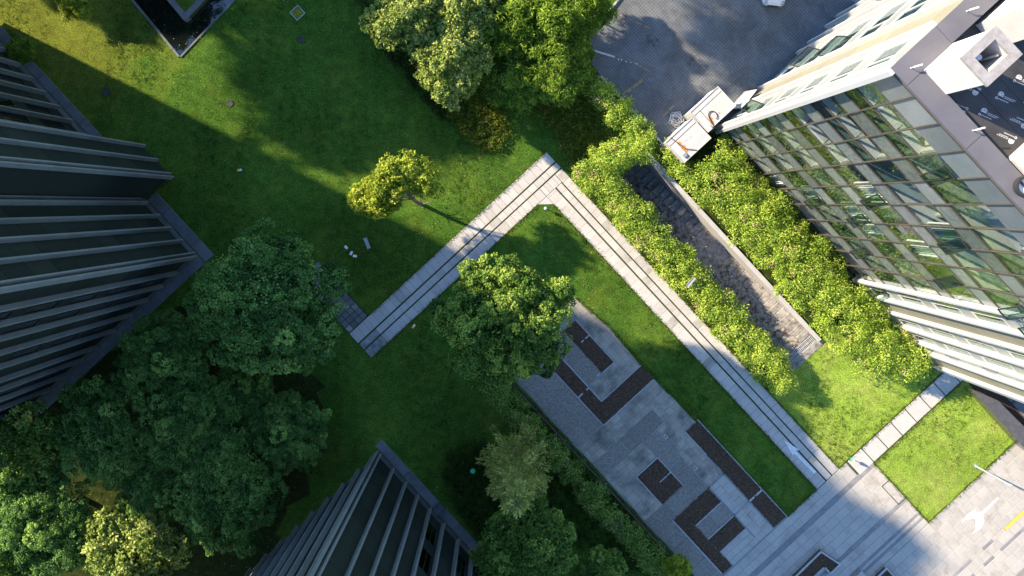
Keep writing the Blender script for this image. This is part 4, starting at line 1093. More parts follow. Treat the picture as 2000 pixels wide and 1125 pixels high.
# ------------------------------------------------------------------ trees
def lobes_round(R, zc, rz, nside, seed, side=0.55, ring=0.62):
    r = random.Random(seed); L = [(0,0,zc,R*0.66,R*0.66,rz)]
    for k in range(nside):
        w = 2*math.pi*(k+r.uniform(-.25,.25))/nside; d = R*ring*r.uniform(0.85,1.1); q = R*side*r.uniform(0.75,1.15)
        L.append((d*math.cos(w), d*math.sin(w), zc-rz*r.uniform(.15,.55), q, q, rz*.7))
    return L
def make_crown(name, lobes, clump_r, per, subs, leaves, ll, lw, mat, fill=4000, **k):
    P, Nn, I = crown_points(lobes, clump_r, per, subs, leaves)
    for (x,y,z,rx,ry,rz) in lobes:                     # the leaves deeper inside the crown
        n = fill//len(lobes); d = sph(n); q = np.array([x,y,z])+d*np.array([rx,ry,rz])*rng.uniform(.45,.85,(n,1))
        P = np.concatenate([P,q]); Nn = np.concatenate([Nn,d]); I = np.concatenate([I,np.full(n,I.max()+1)])
    return foliage(name, P, Nn, I, ll, lw, M[mat], **k)
CR = {}
for v, sd in (('a',3),('b',11),('c',23)):
    Lb = lobes_round(4.9, 7.6, 2.5, 9, sd, 0.40, 0.68) + lobes_round(4.9, 8.3, 2.2, 5, sd+50, 0.34, 0.34)[1:]
    CR['camphor_'+v] = (make_crown('camphor_crown', Lb, 0.74, 10, 18, 36, 0.155, 0.12, 'leaf_camphor', jitter=0.4, fill=16000, tint_sp=0.14), trunk_mesh('camphor_trunk', (0.3,0.2,8.2), 0.28, Lb, limbs=9), 7.6)
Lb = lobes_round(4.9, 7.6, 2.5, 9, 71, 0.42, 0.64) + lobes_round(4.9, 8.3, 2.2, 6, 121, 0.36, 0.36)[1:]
CR['round'] = (make_crown('round_crown', Lb, 0.72, 11, 18, 40, 0.165, 0.125, 'leaf_camphor_sunlit', jitter=0.45, fill=22000, tint_sp=0.16), trunk_mesh('round_trunk', (0.3,0.2,8.2), 0.28, Lb, limbs=9), 7.6)
Lb = lobes_round(2.9, 5.6, 2.0, 5, 31)
CR['pale'] = (make_crown('pale_crown', Lb, 0.62, 15, 12, 26, 0.24, 0.15, 'leaf_pale', jitter=0.6, tint_sp=0.25), trunk_mesh('pale_trunk', (0.2,-0.1,6.2), 0.17, Lb), 5.6)
Lb = lobes_round(2.9, 5.6, 2.0, 6, 37)
CR['pale2'] = (make_crown('pale_crown', Lb, 0.55, 15, 12, 26, 0.24, 0.15, 'leaf_pale', jitter=0.6, tint_sp=0.25), trunk_mesh('pale_trunk', (-0.2,0.1,6.2), 0.17, Lb), 5.6)
Lb = lobes_round(2.7, 4.6, 2.0, 6, 41)
CR['bamboo'] = (make_crown('narrow_leaf_crown', Lb, 0.7, 15, 12, 24, 0.34, 0.085, 'leaf_bamboo', jitter=1.0, tint_sp=0.28), trunk_mesh('thin_trunk', (0.1,0.1,5.4), 0.10, Lb), 4.6)
Lb = lobes_round(2.7, 4.8, 1.9, 5, 47)
CR['fresh'] = (make_crown('fresh_crown', Lb, 0.62, 15, 12, 26, 0.22, 0.12, 'leaf_fresh'), trunk_mesh('fresh_trunk', (0.1,0.1,5.4), 0.14, Lb), 4.8)

Lb = lobes_round(2.7, 4.8, 1.9, 6, 53)
CR['green'] = (make_crown('green_crown', Lb, 0.58, 14, 13, 26, 0.20, 0.12, 'leaf_hedge_dark', jitter=0.6), trunk_mesh('green_trunk', (0.1,0.1,5.4), 0.14, Lb), 4.8)

def place(kind, name, label, px, py, rpx, rref, rot, group=None, zs=None, cat='tree', dz=0.0):
    cme, tme, zc = CR[kind]
    s = 1.0
    for _ in range(6):
        z = zc*s + dz; s = rpx*(H-z)/F/rref
    base = wpx(px, py, zc*(zs or s))
    return tree(name, label, (base[0], base[1], 0.0), cme, tme, rot, s, group, cat, zs)

GC = 'dark camphor trees between the two dark blocks'
place('camphor_a','camphor_tree','large dark-leaved camphor tree standing beside the paver walk',520,592,148,5.1,0.4, GC)
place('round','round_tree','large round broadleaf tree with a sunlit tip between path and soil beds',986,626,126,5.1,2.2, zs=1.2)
for (px,py,r,k,rot,lab) in ((315,705,92,'c',1.1,'dark camphor tree tight against the foot of the tall block'),
        (205,845,108,'a',2.5,'spreading dark camphor tree near the block corner, next to bright foliage'),
        (375,835,102,'b',4.0,'dark camphor tree at the middle of the grove'),
        (560,850,80,'c',3.1,'smaller dark camphor tree on the lawn side of the grove'),
        (440,975,108,'a',5.2,'dark camphor tree next to the lower block'),
        (470,768,66,'b',2.0,'small dark camphor tree filling the gap behind the paver walk tree'),
        (300,955,85,'b',0.9,'dark camphor tree behind the pale sunlit tree')):
    place('camphor_'+k,'camphor_tree',lab,px,py,r,5.1,rot,GC)
place('green','broadleaf_tree','fresh green tree half in sun below the tall block',25,890,95,2.9,0.3)
place('camphor_c','broadleaf_tree','deep green tree below the half-sunlit fresh green one',75,1030,105,5.1,0.9)
place('green','broadleaf_tree','leafy green tree at the corner of the grove, below the deep green tree',10,1110,80,2.9,1.9)
place('pale','pale_tree','pale broad-leaved tree in full sun in front of the dark grove',262,1085,92,3.1,0.4)
place('pale','pale_tree','pale round tree at the end of the thicket by the pond lawn',790,22,75,3.1,1.5)
place('pale2','pale_tree','pale round tree behind the sunlit one, against the thicket',905,8,72,3.1,2.9)
place('pale2','pale_tree','bright pale round tree at the lawn edge of the thicket',882,116,72,3.1,0.2)
GT = 'narrow-leaved trees of the thicket by the court'
for (px,py,r,rot,lab) in ((1000,42,66,0.2,'narrow-leaved thicket tree behind the pale trees'),(1085,48,72,1.4,'narrow-leaved thicket tree in the middle of the thicket'),
        (1005,150,62,2.7,'narrow-leaved thicket tree above the ground cover'),(1082,138,66,3.9,'narrow-leaved thicket tree with sunlit yellow top'),
        (1116,102,42,5.0,'small narrow-leaved thicket tree beside the court kerb'),(1145,5,56,0.9,'narrow-leaved thicket tree overhanging the court kerb'),
        (955,95,45,1.0,'narrow-leaved thicket tree tucked between two pale trees')):
    place('bamboo','thicket_tree',lab,px,py,r,3.0,rot,GT,zs=(0.5 if py > 90 else None))
place('green','broadleaf_tree','green tree beside the lower block and the conifer',1040,1062,82,2.9,2.6)
place('green','broadleaf_tree','bright green tree beside the fence hedge',1170,1128,52,2.9,0.6)
place('fresh','small_shrub','small yellow-green shrub leaning over the end of the fence',1322,1115,30,2.9,1.6, cat='shrub')
place('green','broadleaf_tree','low green tree hugging the lower block wall',965,1090,42,2.9,4.2)
place('bamboo','small_shrub','dark shrub at the foot of the tall block near the pond',38,98,26,3.0,0.6, cat='shrub', zs=0.25)
place('fresh','small_shrub','bright green shrub beside the sunken pond',142,6,34,2.9,0.6, cat='shrub', zs=0.35)

# the lone leaning tree on the lawn, trunk and branches visible
tb = wpx(826,400,0); ctr = [wpx(738,382,5.2), wpx(772,350,6.0), wpx(815,338,5.6), wpx(832,360,4.8), wpx(720,388,4.6)]
Lt = [(c[0]-tb[0],c[1]-tb[1],c[2],r,r,r*.75) for c,r in zip(ctr,(1.35,1.3,1.25,0.9,1.0))]
P1,N1,I1 = crown_points([Lt[0],Lt[1],Lt[4]],0.52,20,11,24); P2,N2,I2 = crown_points(Lt[2:4],0.5,13,8,13)
lone = foliage('lone_crown', np.concatenate([P1,P2]), np.concatenate([N1,N2]), np.concatenate([I1,I2+I1.max()+1]), 0.20, 0.105, M['leaf_fresh'])
mb = MB()
top = (Lt[1][0]*.7, Lt[1][1]*.7, 4.6)
mb.tube([(0,0,-.1),(-.15,.1,1.3),(-.5,.45,2.8),top],[.16,.12,.10,.06],9)
for e in [ (l[0]+random.uniform(-.6,.6), l[1]+random.uniform(-.6,.6), l[2]+random.uniform(0,.7)) for l in Lt for _ in range(3)]:
    a = Vector((-.2,.15,1.6)).lerp(Vector(top), random.uniform(.1,.9)); m_ = a.lerp(Vector(e),.5)+Vector((0,0,.25))
    mb.tube([tuple(a),tuple(m_),e],[.06,.04,.012],6)
for w in (0.3,1.7,3.2):
    mb.tube([(-.05,.05,.9),(.35*math.cos(w),.35*math.sin(w),1.25),(.75*math.cos(w),.75*math.sin(w),1.5)],[.05,.035,.012],6)
lt = bpy.data.meshes.new('lone_trunk'); lt.from_pydata(mb.v,[],mb.f); lt.materials.append(M['bark'])
tree('lawn_tree','yellow-green lone lawn tree leaning over its own trunk beside the path',(tb[0],tb[1],0),lone,lt)

# the feathery conifer by the fence hedge: whorls of long branches set with fine needles
ob = wpx(1006,880,0); Hc = 11.2
Pc=[];Dc=[];Ic=[];cid=0; mb = MB()
mb.tube([(0,0,-.1),(.05,.05,4),(0,.02,8),(0,0,Hc-.2)],[.17,.13,.07,.015],9)
for z in np.linspace(1.3,Hc-.3,26):
    R0 = 2.7*(1-z/(Hc+.6))**.75+.12; nb = 6
    a0 = rng.uniform(0,6.28)
    for b in range(nb):
        w = a0+2*math.pi*b/nb+rng.normal(0,.2); L_ = R0*rng.uniform(.7,1.25); rise = rng.uniform(-.05,.35)
        tip = (L_*math.cos(w), L_*math.sin(w), z+L_*rise)
        mb.tube([(0,0,z-.15),(tip[0]*.5,tip[1]*.5,z-.1+L_*rise*.3),tip],[.035,.02,.006],4)
        n_ = int(46*L_)+10
        t_ = rng.uniform(.18,1.0,n_); side = rng.normal(0,1,n_)*(.06+.13*(1-t_))*min(1,L_)
        px_ = tip[0]*t_-math.sin(w)*side; py_ = tip[1]*t_+math.cos(w)*side; pz_ = z-.12*(1-t_)+L_*rise*t_**1.6+rng.normal(0,.05,n_)
        Pc.append(np.stack([px_,py_,pz_],1)); sg = np.sign(side)
        Dc.append(np.stack([math.cos(w)*.8-math.sin(w)*sg*.7,math.sin(w)*.8+math.cos(w)*sg*.7,np.full(n_,.25)],1)+rng.normal(0,.25,(n_,3))); Ic.append(np.full(n_,cid)); cid += 1
Pc=np.concatenate(Pc);Dc=np.concatenate(Dc);Ic=np.concatenate(Ic); nn = len(Pc)
ct = rng.normal(.5,.2,cid)
con = leaf_mesh('conifer_crown',Pc,Dc,unit(np.tile([0,0,1.],(nn,1))+rng.normal(0,.4,(nn,3))),rng.uniform(.16,.32,nn),.07,ct[Ic]+rng.normal(0,.2,nn),None,M['leaf_olive'])
ctm = bpy.data.meshes.new('conifer_trunk'); ctm.from_pydata(mb.v,[],mb.f); ctm.materials.append(M['bark'])
tree('conifer_tree','feathery yellowish conifer between the lower block and the fence hedge',(ob[0],ob[1],0),con,ctm)

# tall trees beyond the edge of the picture whose shade falls on the pond lawn and the court, the last one added
for (px,py,k,s,zs,rot,lab) in ((-150,-285,'a',1.2,1.2,.2,'tall tree outside the view beyond the pond, first of the row'),(60,-160,'b',1.42,1.75,1.4,'tall tree outside the view beyond the pond, second of the row'),
        (190,-90,'a',1.05,1.5,0.5,'tall tree outside the view at the pond side of the row'),(235,-235,'c',1.42,1.5,2.9,'tall tree outside the view beyond the pond, third of the row'),(1040,-260,'c',1.5,1.5,.7,'tall tree added outside the view to shade the court')):  # last tree is added, its shade standing in for an unseen building's
    b = wpx(px,py,0); c_,t_,z_ = CR['camphor_'+k]
    tree('camphor_tree',lab,(b[0],b[1],0),c_,t_,rot,s,'tall trees beyond the pond',zs=zs)

# ------------------------------------------------------------------ hedges and ground cover
def hedge_points(path, hw, h, dens, bump=0.45):
    """leaf tuft positions over the lumpy top and sides of a hedge that follows a line (u,v points)"""
    Ps, Ns, I = [], [], []; cid = 0
    segs = [(path[i], path[i+1]) for i in range(len(path)-1)]
    for (a,b), in zip(segs):
        d = math.hypot(b[0]-a[0],b[1]-a[1]); n = int(d*hw*dens)
        for _ in range(n):
            t = rng.uniform(-.02,1.02); w = rng.uniform(-1,1)
            r = rng.uniform(.34,.62)
            side = abs(w)
            zc = h*(1-.55*side**2.2)*rng.uniform(.80,1.05)+rng.uniform(-bump,bump)*.5
            zc = max(.3, zc)
            u = a[0]+(b[0]-a[0])*t; v = a[1]+(b[1]-a[1])*t
            nx, ny = -(b[1]-a[1])/d, (b[0]-a[0])/d
            hw2 = hw*(1+.18*math.sin(u*1.3+v*.7)+.12*math.sin(u*2.9))
            c = np.array([u+nx*w*hw2, v+ny*w*hw2, zc])
            k = int(rng.integers(50,80)); ld = sph(k); ld[:,2] = np.abs(ld[:,2])*.9-.12; ld = unit(ld+np.array([nx*w*.4,ny*w*.4,.2]))
            Ps.append(c+ld*r*rng.uniform(.45,1.05,(k,1))); Ns.append(ld); I.append(np.full(k,cid)); cid += 1
    P = np.concatenate(Ps); P[:,2] = np.maximum(P[:,2],.05)
    return P, np.concatenate(Ns), np.concatenate(I)
def hedge(name, label, path, hw, h, dens, mat, shoot, cat='hedge', ll=.165, lw=.062, stems=True):
    P,Nn,I = hedge_points(path,hw,h,dens)
    b = path[len(path)//2]; base = (b[0],b[1],0.0)
    t = thing(name,label,cat,base)
    me = foliage('hedge_foliage', P-np.array(base), Nn, I, ll, lw, M[mat], jitter=0.8, shoot_frac=shoot, upbias=.45, tint_sp=.30)
    o = bpy.data.objects.new('foliage',me); COL.objects.link(o); o.parent = t
    if stems:
        for i in range(len(path)-1):
            a, c = path[i], path[i+1]; d = math.hypot(c[0]-a[0],c[1]-a[1]); n = max(1,int(d/1.3))
            for k in range(n):
                q = (k+.5)/n; u = a[0]+(c[0]-a[0])*q; v = a[1]+(c[1]-a[1])*q
                mb = MB().tube([(u,v,-.05),(u+random.uniform(-.15,.15),v+random.uniform(-.15,.15),h*.5),(u+random.uniform(-.3,.3),v+random.uniform(-.3,.3),h*.85)],[.035,.025,.01],5)
                for j in range(3):
                    w = random.uniform(0,6.28); mb.tube([(u,v,h*.25),(u+.3*math.cos(w),v+.3*math.sin(w),h*.7)],[.02,.008],4)
                mb.build('stem', M['bark'], t)
    return t
hedge('hedge','yellow-green hedge between the long path and the stairway',[(1.8,6.4),(6,6.35),(12,6.3),(18,6.3),(22.3,6.3)],1.12,1.6,28,'leaf_hedge',.07)
hedge('hedge','wide yellow-green hedge between the stairway and the glass facade',[(7.4,12.9),(10,12.9),(13,12.9),(18,12.9),(23.0,12.9),(27.0,13.1)],2.2,2.7,19,'leaf_hedge',.06)
hedge('hedge','narrow hedge end between the stairway wall and the rusty cabins',[(4.9,11.1),(8.2,11.3)],.65,1.7,22,'leaf_hedge',.07)
hedge('hedge','bright hedge along the court kerb',[uv(1152,172),uv(1200,215),uv(1262,278)],.85,1.7,22,'leaf_hedge',.05)
hedge('hedge','leafy clump closing the top of the stairway',[uv(1172,325),uv(1215,300),uv(1262,292)],1.0,2.0,22,'leaf_hedge',.07)
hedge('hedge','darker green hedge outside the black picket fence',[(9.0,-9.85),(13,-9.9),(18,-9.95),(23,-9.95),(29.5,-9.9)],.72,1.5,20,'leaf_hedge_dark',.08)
hedge('round_shrub','rounded shrub at the foot of the hedge beside the lawn',[(22.2,6.2),(23.9,6.2)],.95,1.7,26,'leaf_hedge',.06,cat='shrub')
hedge('round_shrub','rounded shrub at the end of the wide hedge by the slab walk',[(27.3,13.6),(29.2,14.2)],1.35,2.5,22,'leaf_hedge',.06,cat='shrub')
def inpoly(u, v, poly):
    c = False; n = len(poly); j = n-1
    for i in range(n):
        if (poly[i][1] > v) != (poly[j][1] > v) and u < (poly[j][0]-poly[i][0])*(v-poly[i][1])/(poly[j][1]-poly[i][1])+poly[i][0]: c = not c
        j = i
    return c
def cover(name, label_poly, h, dens, mat, shoot, ll=.2, lw=.07):
    poly = [uv(*p) for p in label_poly]
    us = [p[0] for p in poly]; vs = [p[1] for p in poly]
    n = int((max(us)-min(us))*(max(vs)-min(vs))*dens); Ps = []; I = []; Ns = []; cid = 0
    for _ in range(n):
        u = rng.uniform(min(us),max(us)); v = rng.uniform(min(vs),max(vs))
        if not inpoly(u,v,poly): continue
        k = int(rng.integers(10,18)); ld = sph(k); ld[:,2] = np.abs(ld[:,2])+.1; ld = unit(ld); hh = h*rng.uniform(.4,1.1)
        Ps.append(np.array([u,v,hh*.5])+ld*np.array([.2,.2,hh*.6])); Ns.append(ld); I.append(np.full(k,cid)); cid += 1
    base = (poly[0][0],poly[0][1],0.0)
    me = foliage(name, np.concatenate(Ps)-np.array(base), np.concatenate(Ns), np.concatenate(I), ll, lw, M[mat], jitter=1.0, shoot_frac=shoot, upbias=.4)
    o = bpy.data.objects.new(name,me); COL.objects.link(o); o.location = wpos(*base); o.rotation_euler = (0,0,ANG); tag(o,kind='stuff')
cover('ground_cover',[(800,120),(850,190),(880,235),(945,297),(975,298),(1003,255),(975,205),(930,160),(880,130)],.45,26,'leaf_cover',.06)
cover('ground_cover',[(990,205),(1040,205),(1075,250),(1120,335),(1165,340),(1215,290),(1150,175),(1070,190)],.40,22,'leaf_cover',.06)
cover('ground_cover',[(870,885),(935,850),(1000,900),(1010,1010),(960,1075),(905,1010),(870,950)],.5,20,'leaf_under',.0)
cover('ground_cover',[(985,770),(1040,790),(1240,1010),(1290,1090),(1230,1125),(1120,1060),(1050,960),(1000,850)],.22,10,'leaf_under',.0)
cover('ground_cover',[(1048,560),(1076,560),(1085,590),(1060,640),(1040,640)],.15,14,'leaf_cover',.0)
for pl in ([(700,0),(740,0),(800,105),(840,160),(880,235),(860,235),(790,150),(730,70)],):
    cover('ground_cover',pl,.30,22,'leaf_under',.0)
# uneven grass fringe that leans over path, lawn and bed edges
def fringe(lines, n_per_m=70):
    P=[];Nn=[]
    for (a,b,w) in lines:
        d = math.hypot(b[0]-a[0],b[1]-a[1]); n = int(d*n_per_m)
        t = rng.uniform(0,1,n); off = rng.normal(0,abs(w)*.42,n)
        nx, ny = -(b[1]-a[1])/d, (b[0]-a[0])/d
        P.append(np.stack([a[0]+(b[0]-a[0])*t+nx*off, a[1]+(b[1]-a[1])*t+ny*off, rng.uniform(.0,.03,n)],1))
    P = np.concatenate(P); n = len(P)
    D = unit(np.stack([rng.normal(0,.7,n),rng.normal(0,.7,n),rng.uniform(.3,1.0,n)],1))
    me = leaf_mesh('grass_fringe',P,D,sph(n),rng.uniform(.08,.22,n),.03,rng.normal(.4,.2,n),None,M['leaf_cover'])
    o = bpy.data.objects.new('grass_fringe',me); COL.objects.link(o); o.rotation_euler=(0,0,ANG); tag(o,kind='stuff')
fringe([((-.9,4.9),(-.9,-13.3),.16),((1.57,-15.3),(1.57,1.7),.16),((31.5,2.6),(2.3,2.6),.16),((1.6,4.92),(31.5,4.92),.16),((31.6,-.4),(31.6,2.6),-.10),
        ((33.0,7.1),(39.1,7.1),.12),((39.12,7.1),(39.1,16),.12),((31.5,5.0),(31.5,16),.16),((33.05,16),(33.05,7.1),.16),((12,-.6),(21.8,-.55),.12),((8.7,-.95),(12,-.6),.12),((21.8,-.4),(31.5,-.36),.1)])
# rougher tufts and weeds in loose drifts through the lawns
def hard(u, v):
    if -1.0 < u < 1.65 and -15.5 < v < 5: return True
    if 1.5 < u < 31.7 and 2.5 < v < 5.0: return True
    if 8.4 < u < 31.7 and -9.0 < v < -0.3: return True
    if u > 31.4 and (v < 7.2 or u > 39.05 or 31.4 < u < 33.1): return True
    if 1.5 < u < 23.9 and 5 < v < 15.5: return True
    if u < -12.1 and v < -18.7: return True
    if u > 6.4 and v < -18.7: return True
    if v > 16.2 or inpoly(u, v, court) or inpoly(u, v, POND): return True
    return False
TP = []
ph = rng.uniform(0,6.28,6)
while len(TP) < 9000:
    px_, py_ = rng.uniform(0,2000), rng.uniform(0,1125); u_, v_ = uv(px_,py_)
    d_ = math.sin(u_*.55+ph[0]+1.3*math.sin(v_*.4))+math.sin(v_*.7+ph[1]+u_*.21)+.8*math.sin(u_*1.9+v_*1.3+ph[2])
    if d_ < rng.uniform(-.6,2.4) or hard(u_,v_): continue
    TP.append((u_,v_))
TP = np.repeat(np.array(TP),6,0); n = len(TP)
P = np.concatenate([TP+rng.normal(0,.07,(n,2)),np.zeros((n,1))],1)
D = unit(np.stack([rng.normal(0,.8,n),rng.normal(0,.8,n),rng.uniform(.35,1.0,n)],1))
me = leaf_mesh('lawn_tufts',P,D,sph(n),rng.uniform(.07,.17,n),.03,np.repeat(rng.normal(.42,.25,n//6),6)+rng.normal(0,.1,n),None,M['leaf_turf'])
o = bpy.data.objects.new('lawn_tufts',me); COL.objects.link(o); o.rotation_euler=(0,0,ANG); tag(o,kind='stuff')
# fallen leaves scattered on the lawns
n = 3200
fp = []
while len(fp) < n:
    px, py = rng.uniform(0,2000), rng.uniform(0,1125); fp.append(uv(px,py))
fp = np.array(fp); P = np.concatenate([fp, np.full((n,1),.055)],1)
D = np.stack([rng.normal(size=n),rng.normal(size=n),rng.normal(0,.25,n)],1)
me = leaf_mesh('fallen_leaves',P,D,np.tile([0,0,1.],(n,1))+rng.normal(0,.3,(n,3)),rng.uniform(.04,.10,n),.05,rng.random(n),None,M['fallen'])
o = bpy.data.objects.new('fallen_leaves',me); COL.objects.link(o); o.rotation_euler=(0,0,ANG); tag(o,kind='stuff')

# ------------------------------------------------------------------ picket fence between parking court and hedge
fe = thing('picket_fence','black metal picket fence with a brown top rail along the parking court','fence',(20,-8.72,0))
for k in range(105):
    u = 10.3+k*.185
    shared_box('picket', M['black_metal'], fe, u, -8.72, 0.02, .035, .035, 1.10)
MB().box(10.2,29.7,-8.75,-8.69,1.12,1.17).build('top_rail', M['fence_rust'], fe)
MB().box(10.2,29.7,-8.74,-8.70,.16,.20).build('bottom_rail', M['black_metal'], fe)
for k in range(9):
    u = 10.2+k*2.43; MB().box(u-.035,u+.035,-8.76,-8.67,0,1.22).build('post', M['black_metal'], fe)

# ------------------------------------------------------------------ dark granite wedge wall by the right-hand lawn
gw = thing('granite_wall','low wedge-shaped wall of polished dark granite beside the slab walk lawn','wall',(*uv(1920,790),0))
tp = [uv(1897,760,1.1),uv(1999,873,1.1),(46,16.9),(46,18.9),uv(2000,833,1.1),uv(1950,783,1.1)]
MB().prism(tp,0,1.05).build('wall_body', M['granite_face'], gw)
MB().prism(tp,1.05,1.10).build('wall_top', M['granite'], gw)
lp = thing('rear_walk', None, None, (38,19,0), kind='structure')
MB().box(33.1,46,16.45,24,-.02,.010).build('walk_bed', M['soil'], lp)
for k in range(7):
    shared_box('paving_slab', M['stone_apron'], lp, 34.2+1.7*k, 18.9, 0, 1.6, 2.2, .05)

# ------------------------------------------------------------------ small things on the lawns
def bollard(px, py, h, label):
    a = uv(px,py); t = thing('garden_lamp',label,'garden lamp',(a[0],a[1],0),group='mint green garden lamps')
    MB().tube([(a[0],a[1],0),(a[0],a[1],h*.55)],.03,8).build('post', M['green_lamp'], t)
    MB().disc(a[0],a[1],.05,h*.55,h*.62,14,.13).disc(a[0],a[1],.13,h*.62,h*.88,14,.09).build('lamp_head', M['green_lamp'], t)
    MB().disc(a[0],a[1],.095,h*.88,h,14,.03).build('lamp_cap', M['white_enamel'], t)
bollard(1065,407,.72,'mint green garden lamp on the lawn inside the path corner')
bollard(1660,894,.80,'mint green garden lamp at the slab walk end')
a = uv(924,916); t = thing('garden_lamp','round-topped green garden lamp in the shade by the conifer','garden lamp',(a[0],a[1],0))
MB().tube([(a[0],a[1],0),(a[0],a[1],.5)],.04,8).build('post', M['black_metal'], t)
MB().disc(a[0],a[1],.2,.5,.56,20,.17).build('lamp_head', M['green_lamp'], t)
def strip_lamp(px, py, z, L, ang, label):
    a = uv(px,py,z); t = thing('strip_lamp',label,'lamp',(a[0],a[1],0)); c, s = math.cos(ang), math.sin(ang)
    def R(x,y): return (a[0]+x*c-y*s, a[1]+x*s+y*c)
    MB().prism([R(-L/2,-.12),R(L/2,-.12),R(L/2,.12),R(-L/2,.12)],z,z+.05).build('lamp_tray', M['lamp_grey'], t)
    for y in (-.12,.09): MB().prism([R(-L/2,y),R(L/2,y),R(L/2,y+.03),R(-L/2,y+.03)],z+.052,z+.085).build('tray_lip', M['steel'], t)
    MB().tube([(a[0],a[1],0),(a[0],a[1],z)],.025,8).build('post', M['black_metal'], t)
strip_lamp(717,475,.9,.85,math.radians(-68-ANG*180/math.pi),'grey strip lamp on a post beside three white floodlights')
strip_lamp(1349,551,2.2,.85,math.radians(50-ANG*180/math.pi),'grey strip lamp standing above the stairway hedge')
a = uv(688,491); t = thing('floodlight_stand','three white floodlights on a thin branching stand in the shaded lawn','floodlight',(a[0],a[1],0))
MB().tube([(a[0],a[1],0),(a[0],a[1],.45)],.02,6).build('post', M['black_metal'], t)
for (px,py,an) in ((676,483,-50),(686,494.5,60),(693,500,-8)):
    b = uv(px,py,.5); an = math.radians(an)-ANG; c, s = math.cos(an), math.sin(an)
    MB().tube([(a[0],a[1],.42),(b[0],b[1],.46)],.014,6).build('arm', M['black_metal'], t)
    MB().prism([(b[0]+x*c-y*s,b[1]+x*s+y*c) for x,y in ((-.15,-.09),(.15,-.09),(.15,.09),(-.15,.09))],.47,.56,.08).build('lamp_head', M['white_enamel'], t)
def spot(px, py, an, label):
    a = uv(px,py,.15); t = thing('ground_spotlight',label,'spotlight',(a[0],a[1],0)); an = math.radians(an)-ANG; c, s = math.cos(an), math.sin(an)
    def R(x,y): return (a[0]+x*c-y*s, a[1]+x*s+y*c)
    MB().prism([R(-.17,-.09),R(0,-.09),R(0,.09),R(-.17,.09)],.04,.18,.06).build('lamp_body', M['yellow_plastic'], t)
    MB().prism([R(.003,-.09),R(.13,-.08),R(.13,.08),R(.003,.09)],.04,.17,.06).build('lamp_front', M['white_enamel'], t)
spot(808,637,52,'amber and white ground spotlight beside the shaded path')
spot(468,332,10,'amber and white ground spotlight out on the shaded lawn')
def manhole(px, py, r, label):
    a = uv(px,py); t = thing('manhole_cover',label,'manhole cover',(a[0],a[1],0))
    MB().ring(a[0],a[1],r*.78,r,0.0,.05).build('frame', M['manhole'], t); MB().disc(a[0],a[1],r*.76,0.0,.035).build('lid', M['manhole'], t)
manhole(588,77,.26,'round iron manhole cover below the square chalky hatch')
manhole(449,202,.25,'round iron manhole cover at the edge of the sun streak')
manhole(208,180,.30,'round iron manhole cover near the tall block')
a = uv(581,25); t = thing('access_hatch','square turf-filled access hatch with a pale steel rim','access hatch',(a[0],a[1],0))
for (x0,x1,y0,y1) in ((-.42,.42,-.42,-.38),(-.42,.42,.38,.42),(-.42,-.38,-.38,.38),(.38,.42,-.38,.38)):
    MB().box(a[0]+x0,a[0]+x1,a[1]+y0,a[1]+y1,0,.03).build('rim', M['steel'], t)
MB().box(a[0]-.37,a[0]+.37,a[1]-.37,a[1]+.37,0,.014).build('turf_fill', M['lawn_worn'], t)

# lamp column on the plaza edge
a = uv(1905,910); t = thing('lamp_column','slender grey lamp column at the corner of the sunny lawn','lamp post',(a[0],a[1],0))
MB().box(a[0]-.05,a[0]+.05,a[1]-.05,a[1]+.05,0,4.1).build('column', M['lamp_grey'], t)
MB().box(a[0]-.13,a[0]+.13,a[1]-.13,a[1]+.13,0,.06).build('base_plate', M['steel'], t)
MB().box(a[0]-.08,a[0]+.08,a[1]-.08,a[1]+.08,4.1,4.4).build('lamp_head', M['lamp_grey'], t)

# ------------------------------------------------------------------ service court things
def cabin(corners, z, label, rust, hatch=False):
    us = [p[0] for p in corners]; vs = [p[1] for p in corners]; u0,u1,v0,v1 = min(us),max(us),min(vs),max(vs)
    t = thing('equipment_cabin',label,'equipment cabin',((u0+u1)/2,(v0+v1)/2,0))
    MB().box(u0+.06,u1-.06,v0+.06,v1-.06,0,z-.1).build('wall', M['boxmetal'], t)
    MB().box(u0,u1,v0,v1,z-.1,z).build('roof', M['boxmetal'], t)
    mb = MB()
    for (a,b,c,d) in ((u0,u1,v0,v0+.05),(u0,u1,v1-.05,v1),(u0,u0+.05,v0+.05,v1-.05),(u1-.05,u1,v0+.05,v1-.05)): mb.box(a,b,c,d,z,z+.045)
    mb.build('roof_rim', M['boxmetal'], t)
    MB().box(u0+.42,u0+.45,v0+.05,v1-.05,z,z+.012).build('roof_seam', M['frame_black'], t)
    MB().box(u0+.45,u1-.05,v0+.62,v0+.65,z,z+.012).build('roof_seam', M['frame_black'], t)
    for (px,py,r) in rust:
        c = uv(px,py,z); pts = [(c[0]+r*random.uniform(.5,1.1)*math.cos(w*.628), c[1]+r*random.uniform(.3,.8)*math.sin(w*.628)) for w in range(10)]
        MB().poly([(p[0],p[1],z+.005) for p in pts]).build('rust_stain', M['rust'], t)
    return t, (u0,u1,v0,v1)
zc_ = 2.6
t1, b1 = cabin([uv(1397,173,zc_),uv(1437,206,zc_),uv(1385,255,zc_),uv(1349,222,zc_)],zc_,'pale rusty metal equipment cabin against the white-finned wall',((1388,232,.28),(1405,221,.10),(1392,240,.22),(1386,219,.12)))
t2, b2 = cabin([uv(1349,232,zc_),uv(1386,266,zc_),uv(1337,318,zc_),uv(1301,281,zc_)],zc_,'pale metal equipment cabin with an orange rust streak, half in the hedge',((1335,288,.26),(1328,280,.22),(1341,294,.2)))
c = uv(1392,226,zc_)
